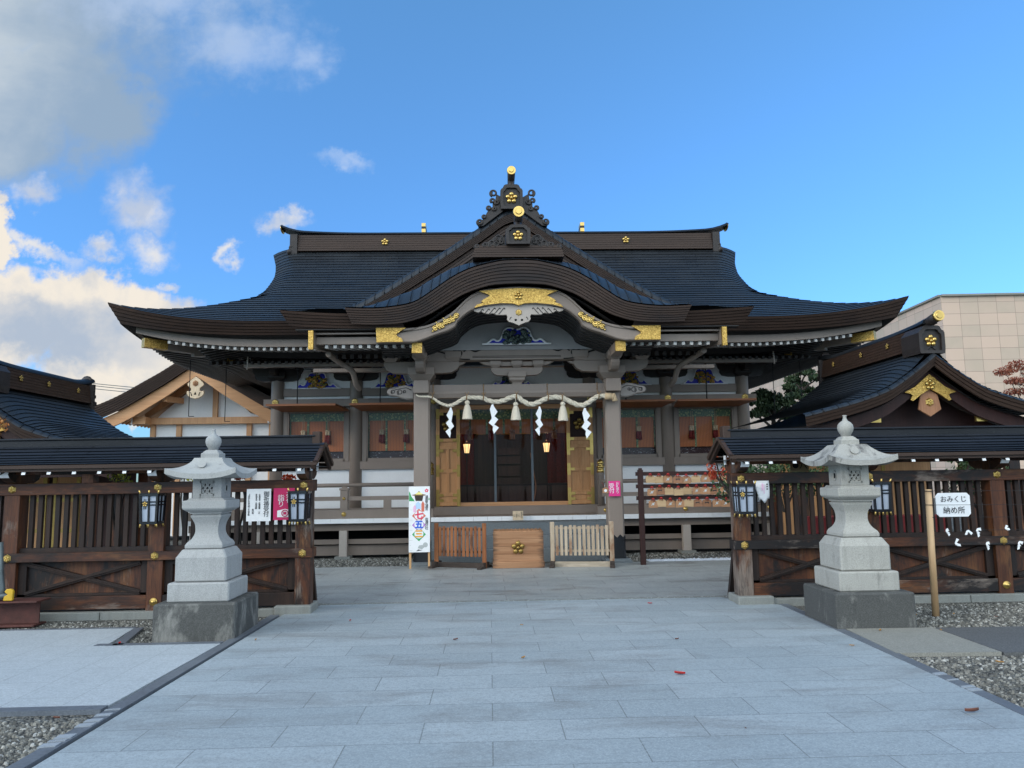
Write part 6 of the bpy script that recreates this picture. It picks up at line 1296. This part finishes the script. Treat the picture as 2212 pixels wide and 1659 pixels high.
    for v in (.3,.55,.85):
        for sg in (-1,1):
            q=MB(); y=lerp(Y0,Y1,v)
            for k_ in range(5): a=1.5708+1.2566*k_; q.ball((CX+sg*.172,y+.036*math.cos(a),3.82+z+.036*math.sin(a)),.022,6,(.5,1,1))
            q.ball((CX+sg*.175,y,3.82+z),.02,6,(.6,1,1)); q.build('plum_crest','gold_dull',rd_)
    q=MB(); q.ball((CX,Y1+.12,4.07+z),.12,10,(1,.5,1)); q.box(CX-.2,CX+.2,Y1+.0,Y1+.08,3.5+z,4.0+z)
    for zz,r_ in ((3.9,.09),(3.76,.11),(3.62,.12),(3.5,.10)): q.ball((CX,Y1+.1,zz+z),r_,8,(2,.7,.8))
    q.build('ridge_end_tile','carved_dark',rd_)
    # body
    for x in (-1.55,1.55):
        for y in (Y0+.7,(Y0+Y1)/2,Y1-.6): q=MB(); q.box(CX+x-.09,CX+x+.09,y-.09,y+.09,0,2.45+z); q.build('post','fence_wood_v',t)
    q=MB(); q.box(CX-1.7,CX+1.7,Y0+.62,Y0+.78,2.15+z,2.33+z)
    for x in (-1.55,1.55): q.box(CX+x-.07,CX+x+.07,Y0+.3,Y1-.4,2.22+z,2.36+z)
    q.build('beam','rack_wood',t)
    q=MB(); q.prism([(CX-1.5,2.3+z),(CX+1.5,2.3+z),(CX+.7,2.65+z),(CX,3.1+z),(CX-.7,2.65+z)],Y0+.68,Y0+.72); q.build('gable_infill','rack_wood',t)
    q=MB(); q.box(CX-1.5,CX+1.5,Y1-.9,Y1-.85,.1,2.4+z); 
    q.build('back_wall','rack_wood' if dark else 'door_wood',t)
    q=MB()
    for x in (-.55,.05): q.box(CX+x,CX+x+.5,Y1-.96,Y1-.9,.2,1.9)
    dd_=q.build('door','door_wood',t); q=MB()
    for x in (-.55,.05):
        for a in (0,.43): q.box(CX+x+a,CX+x+a+.07,Y1-.975,Y1-.96,.2,1.9)
        for zz in (.2,.75,1.3,1.83): q.box(CX+x,CX+x+.5,Y1-.974,Y1-.961,zz,zz+.07)
    q.build('gilt_frame','gold_dull',dd_)
    return t
pavilion(7.24,12.08,16.0,'dark roofed side pavilion with gilt gable fittings behind the right fence',0.0,False)
pavilion(-8.05,12.1,15.4,'dark blue roofed side pavilion behind the left fence, cut by the left edge',-.42,True)
# ---------------------------------------------------------------- pale timber house behind the left fence
GX,GY=-8.3,22.0
t=thing('timber_house','new pale timber house with white gable wall behind the left fence','house',(GX,24.5,0))
mid=lambda tab: smooth_tab(tab,50)
gt=mid([(0,5.28),(.35,5.06),(.9,4.70),(1.35,4.44),(1.9,4.12),(2.35,3.90),(2.8,3.72)]); dl=[2.75*i/30 for i in range(31)]; xs=[-x for x in dl[::-1]]+dl[1:]
q=MB(); T=[V3(GX+x,GY-.35,interp(gt,abs(x))) for x in xs]; B=[V3(GX+x*.97,GY-.22,interp(gt,abs(x))-.34) for x in xs]; banded(q,T,B,6,.012,[(0,-1,0)]*len(xs)); rf=q.build('roof_edge','ridge_brown',t)
ch=MB()
for sg in (-1,1): courses(ch,lambda u,d: (GX+sg*d,lerp(GY-.35,GY+6,u),interp(gt,d)+.01),[2.75*(1-i/24) for i in range(25)],[0,.5,1],.012,6)
ch.build('roof','roof_copper',t)
q=MB(); T=[V3(GX+x*.965,GY-.12,interp(gt,abs(x))-.33) for x in xs]; B=[V3(GX+x*.90,GY-.12,interp(gt,abs(x))-.66+.05*abs(x)/2.7) for x in xs]; q.grid([[V3(p.x,p.y+.09,p.z) for p in T],T,B,[V3(p.x,p.y+.09,p.z) for p in B]],None,False); q.build('bargeboard','cypress',t)
q=MB()
for i in range(2): q.grid([[V3(GX+x*.97,GY-.1,interp(gt,abs(x))-.36) for x in xs],[V3(GX+x*.97,GY+5.8,interp(gt,abs(x))-.30) for x in xs]]) if i==0 else None
for y in [GY+.1+.25*i for i in range(20)]:
    for sg in (-1,1): q.bar((GX+sg*.2,y,interp(gt,.2)-.42),(GX+sg*2.6,y,interp(gt,2.6)-.40),.07,.08)
q.build('rafters','cypress',t)
q=MB(); q.prism([(GX-1.5,.1),(GX+1.95,.1),(GX+1.95,3.4),(GX+1.3,3.62),(GX,4.72),(GX-1.3,3.62),(GX-1.5,3.4)],GY+.75,GY+5.5); q.build('wall','plaster',t)
q=MB(); q.box(GX-1.85,GX+2.1,GY+.55,GY+.75,3.31,3.50); 
for x in (-1.5,-.75,1.28,1.93): q.box(GX+x-.07,GX+x+.07,GY+.66,GY+.76,.1,3.31)
q.box(GX+.21,GX+.35,GY+.66,GY+.76,3.5,4.75)
for sg in (-1,1): q.bar((GX+sg*1.7,GY+.69,3.55),(GX+sg*.1,GY+.69,4.70),.1,.16)
q.build('timber_frame','cypress_v',t)
q=MB(); q.box(GX-1.90,GX-1.86,GY+.15,GY+.32,3.28,3.52); q.box(GX+1.96,GX+2.0,GY+.15,GY+.32,3.28,3.52); q.box(GX-.95,GX-.9,GY+.0,GY+.1,3.97,4.05); q.box(GX+.9,GX+.95,GY+.0,GY+.1,3.97,4.05); q.build('white_beam_end','white_paint',t)
q=MB(); q.box(GX-1.86,GX-1.5,GY+.17,GY+.75,3.30,3.50); q.box(GX+1.96,GX+2.3,GY+.17,GY+.75,3.3,3.5); q.bar((GX-.92,GY+.0,4.0),(GX-.7,GY+.7,4.0),.14,.16); q.split('purlin','cypress',t)
gp2=[(0,4.60),(.13,4.50),(.235,4.38),(.20,4.32),(.13,4.27),(.12,4.20),(.16,4.17),(.235,4.19),(.24,4.10),(.19,4.03),(.10,3.985),(0,3.955)]
q=MB(); q.prism([(GX+.02+a,b) for a,b in gp2]+[(GX+.02-a,b) for a,b in gp2[-2:0:-1]],GY-.2,GY-.14); gp_=q.build('gable_pendant','cypress_pale',t,bevel=.01)
q=MB(); q.prism([(GX+.02-.035,4.08),(GX+.02+.035,4.08),(GX+.02,4.17)],GY-.205,GY-.2); 
for sg in (-1,1): q.tube([(GX+.02+sg*.10,GY-.203,4.05),(GX+.02+sg*.11,GY-.203,4.10),(GX+.02+sg*.135,GY-.203,4.15)],.012,5)
q.build('pierced_hole','black_void',gp_); q=MB(); crest6(q,GX+.02,GY-.2,4.40,.09); q.build('carved_flower','ema_a',gp_)
q=MB(); q.tube([(GX-.34,GY-.1,5.16),(GX-.34,GY+.3,5.16)],.10,12); q.ball((GX-.34,GY-.12,5.16),.09,10,(1,.4,1)); q.build('ridge_end_tile','steel_grey',t)
# ---------------------------------------------------------------- tall beige block behind on the right
t=thing('stone_clad_building','large beige stone clad block rising behind the right pavilion','building',(29,45,0))
def wall(p,q_,z): 
    mb=MB(); L_=math.hypot(q_[0]-p[0],q_[1]-p[1]); mb.grid([[(*p,-.1),(*q_,-.1)],[(*p,z),(*q_,z)]],[[(0,.16),(L_,.16)],[(0,z+.16+.1),(L_,z+.26)]],False); return mb
th=math.atan2(.178,1); c0=(27.55,45.0); far=(27.55+.052*190,45+190); rt_=(27.55+40,45-.052*40)
wall(far,c0,12.2).build('left_face','cladding',t); wall(c0,rt_,12.2).build('right_face','cladding',t)
q=MB(); q.add([(c0[0],c0[1],12.2),(rt_[0],rt_[1],12.2),(rt_[0]+10,rt_[1]+190,12.2),(far[0],far[1],12.2)],[(0,1,2,3)]); q.bar((far[0],far[1],12.24),(c0[0],c0[1],12.24),.3,.12); q.bar((c0[0],c0[1],12.24),(rt_[0],rt_[1],12.24),.3,.12); q.build('parapet','concrete_pad',t)
# ---------------------------------------------------------------- trees and shrubs
def limb(mb,p,q_,r0,r1): 
    p=Vector(p);q_=Vector(q_); m_=(p+q_)/2+Vector((random.uniform(-.1,.1),random.uniform(-.1,.1),.04))*(q_-p).length; mb.tube(spline([p,m_,q_],4),[lerp(r0,r1,i/8) for i in range(9)],6)
def pine(x,y,h,label,pads,seed):
    rnd=random.Random(seed); t=thing('pine_tree',label,'tree',(x,y,0)); tr=MB(); tr.tube(spline([(x,y,-.05),(x+.15,y,h*.3),(x-.08,y,h*.6),(x+.05,y,h*.9)],5),[lerp(.14,.04,i/15) for i in range(16)],8); cr=MB()
    for (dx,dz,w_,hh) in pads:
        c=Vector((x+dx,y+rnd.uniform(-.3,.3),dz)); limb(tr,(x+dx*.15,y,dz-.35),c-Vector((0,0,.05)),.045,.018)
        for _ in range(int(1500*w_)):
            a=rnd.random()*6.28; r_=rnd.random()**.5*(1+.25*math.sin(a*3+dx*9)); p=c+Vector((math.cos(a)*r_*w_,math.sin(a)*r_*w_,hh*(1.2-r_*r_)*rnd.uniform(-.15,1)-.03+.05*math.sin(a*5+r_*7)))
            d=Vector((rnd.gauss(0,.6),rnd.gauss(0,.6),1)).normalized(); s_=d.orthogonal().normalized(); s_.rotate(Matrix.Rotation(rnd.random()*6.28,3,d)); l=rnd.uniform(.07,.13)
            cr.add([p-s_*.012,p+s_*.012,p+d*l+s_*.03,p+d*l-s_*.03],[(0,1,2,3)])
    tr.build('trunk','bark',t); cr.build('crown','pine_needles',t)
pine(10.42,25.2,5.0,'cloud pruned pine nearer the pavilion ridge, behind the right fence',[(.12,4.92,.24,.14),(-.18,4.74,.22,.12),(.36,4.70,.20,.12),(.08,4.55,.26,.12),(-.40,4.46,.20,.10),(.38,4.36,.22,.1),(-.12,4.28,.25,.1),(-.38,4.12,.2,.1),(.2,4.05,.3,.1)],4)
pine(7.95,21.2,3.9,'small rounded pine beside the right corner of the shrine hall',[(-.30,3.78,.26,.13),(-.05,3.66,.22,.12),(-.52,3.58,.22,.11),(.25,3.52,.24,.11),(-.25,3.44,.28,.11),(.52,3.36,.22,.1),(.1,3.28,.3,.1),(-.5,3.24,.24,.1),(.42,3.14,.3,.1)],9)
def broad(x,y,h,label,mat,clumps,n,size,seed,name='maple_tree',cat='tree',trunk=True):
    rnd=random.Random(seed); t=thing(name,label,cat,(x,y,0)); 
    tr=MB(); tr.tube(spline([(x,y,-.05),(x+.05,y,h*.4),(x,y,h*.7)],5),[lerp(.06,.03,i/10) for i in range(11)] if trunk else .015,7)
    for c,r_ in clumps: limb(tr,(x,y,min(h*.55,c[2]-.1)),c,.02,.006)
    tr.build('trunk' if trunk else 'stem','bark',t); cr=leafcloud(MB(),clumps,n,size,rnd); cr.build('crown' if trunk else 'foliage',mat,t)
broad(15.95,22,5.1,'rust red tree behind the right pavilion at the right edge','maple_rust',[((15.2,22,4.5),(.3,.35,.14)),((15.6,22,4.68),(.34,.35,.16)),((16.1,22,4.5),(.45,.4,.2)),((15.35,21.8,4.2),(.3,.3,.12)),((15.8,21.8,4.15),(.4,.3,.14)),((15.5,22,3.9),(.4,.3,.12)),((16.5,22,4.3),(.5,.4,.3))],2600,.036,2)
broad(-6.95,10.6,2.35,'orange maple behind the left fence at the left edge','maple_orange',[((-6.72,10.6,2.42),(.20,.2,.13)),((-6.95,10.6,2.25),(.3,.25,.2)),((-6.75,10.55,2.15),(.25,.2,.12)),((-7.1,10.6,2.5),(.3,.2,.2))],900,.028,3)
broad(3.50,10.75,1.95,'red maple sapling between the votive rack and the right fence post','maple_red',[((3.11,10.75,1.70),(.07,.1,.10)),((3.17,10.75,1.83),(.05,.08,.06)),((3.12,10.75,1.60),(.06,.1,.07)),((3.3,10.75,1.62),(.1,.1,.1))],330,.022,5,trunk=False)
for i,(x,y,z,m_,l) in enumerate(((-4.95,10.5,1.70,'leaf_yellow','yellow green shrub seen over the left fence rail, at the left'),(-4.45,10.6,1.70,'maple_orange','orange yellow shrub over the left fence rail, in the middle'),(-4.35,11.2,1.72,'leaf_yellow','pale green shrub over the left fence rail beside the wall lantern'),(-3.4,10.6,1.68,'maple_red','small red shrub over the left fence rail beside the stone lantern roof'),(-2.75,10.7,1.66,'maple_red','little red leaved shrub over the left fence rail near the opening'))):
    broad(x,y,z,l,m_,[((x,y,z),(.16,.1,.07)),((x+.1,y,z-.12),(.14,.1,.08))] if i<3 else [((x,y,z),(.10,.08,.04))],130 if i<3 else 60,.03,20+i,'garden_shrub','shrub',False)
for i,(x,y,l) in enumerate(((3.75,11.3,'dark green shrub behind the right fence near the opening'),(4.35,11.4,'dark green shrub behind the right fence, left of the stone lantern'),(5.15,11.5,'green shrub behind the right fence, right of the stone lantern'),(6.9,10.8,'green shrub behind the right fence at the right edge'))):
    broad(x,y,1.9,l,'shrub_green',[((x,y,1.70),(.35,.3,.22)),((x+.2,y,1.5),(.3,.3,.25)),((x-.2,y,1.45),(.3,.3,.25))],900,.032,40+i,'garden_shrub','shrub',False)
# wooden plaque seen over the right fence
t=thing('wooden_plaque','small wooden plaque with black characters hanging over the right fence','plaque',(4.17,10.3,1.64)); MB().box(4.05,4.30,10.3,10.32,1.63,1.80).build('board','ema_c',t); text('●八',.11,(4.175,10.298,1.71),'ink',t)
# hut interior glimpses behind the right fence
t=thing('slip_table','table under a red cloth behind the right fence','table',(5.9,12.2,0)); MB().box(5.1,7.2,12.0,12.5,.62,.92).build('red_cloth','red_cloth',t); q=MB()
for x in (5.2,7.1): q.box(x-.04,x+.04,12.1,12.4,0,.62)
q.build('leg','rack_wood',t)
# overhead cables, sky crossing at the far left
for (a,b,l) in (((-39,10.55),(-25.8,8.87),'overhead cable at the far left, highest of three'),((-39,10.50-.05),(-25.8,8.66),'overhead cable at the far left, middle of three'),((-39,10.18),(-25.8,8.45),'overhead cable at the far left, lowest of three')):
    q=MB(); q.tube([(lerp(a[0],b[0],v),60,lerp(a[1],b[1],v)-.10*math.sin(v*3.14)) for v in [i/10 for i in range(11)]],.028,5); tag(q.build('overhead_cable','steel_grey'),l,'cable','overhead cables')
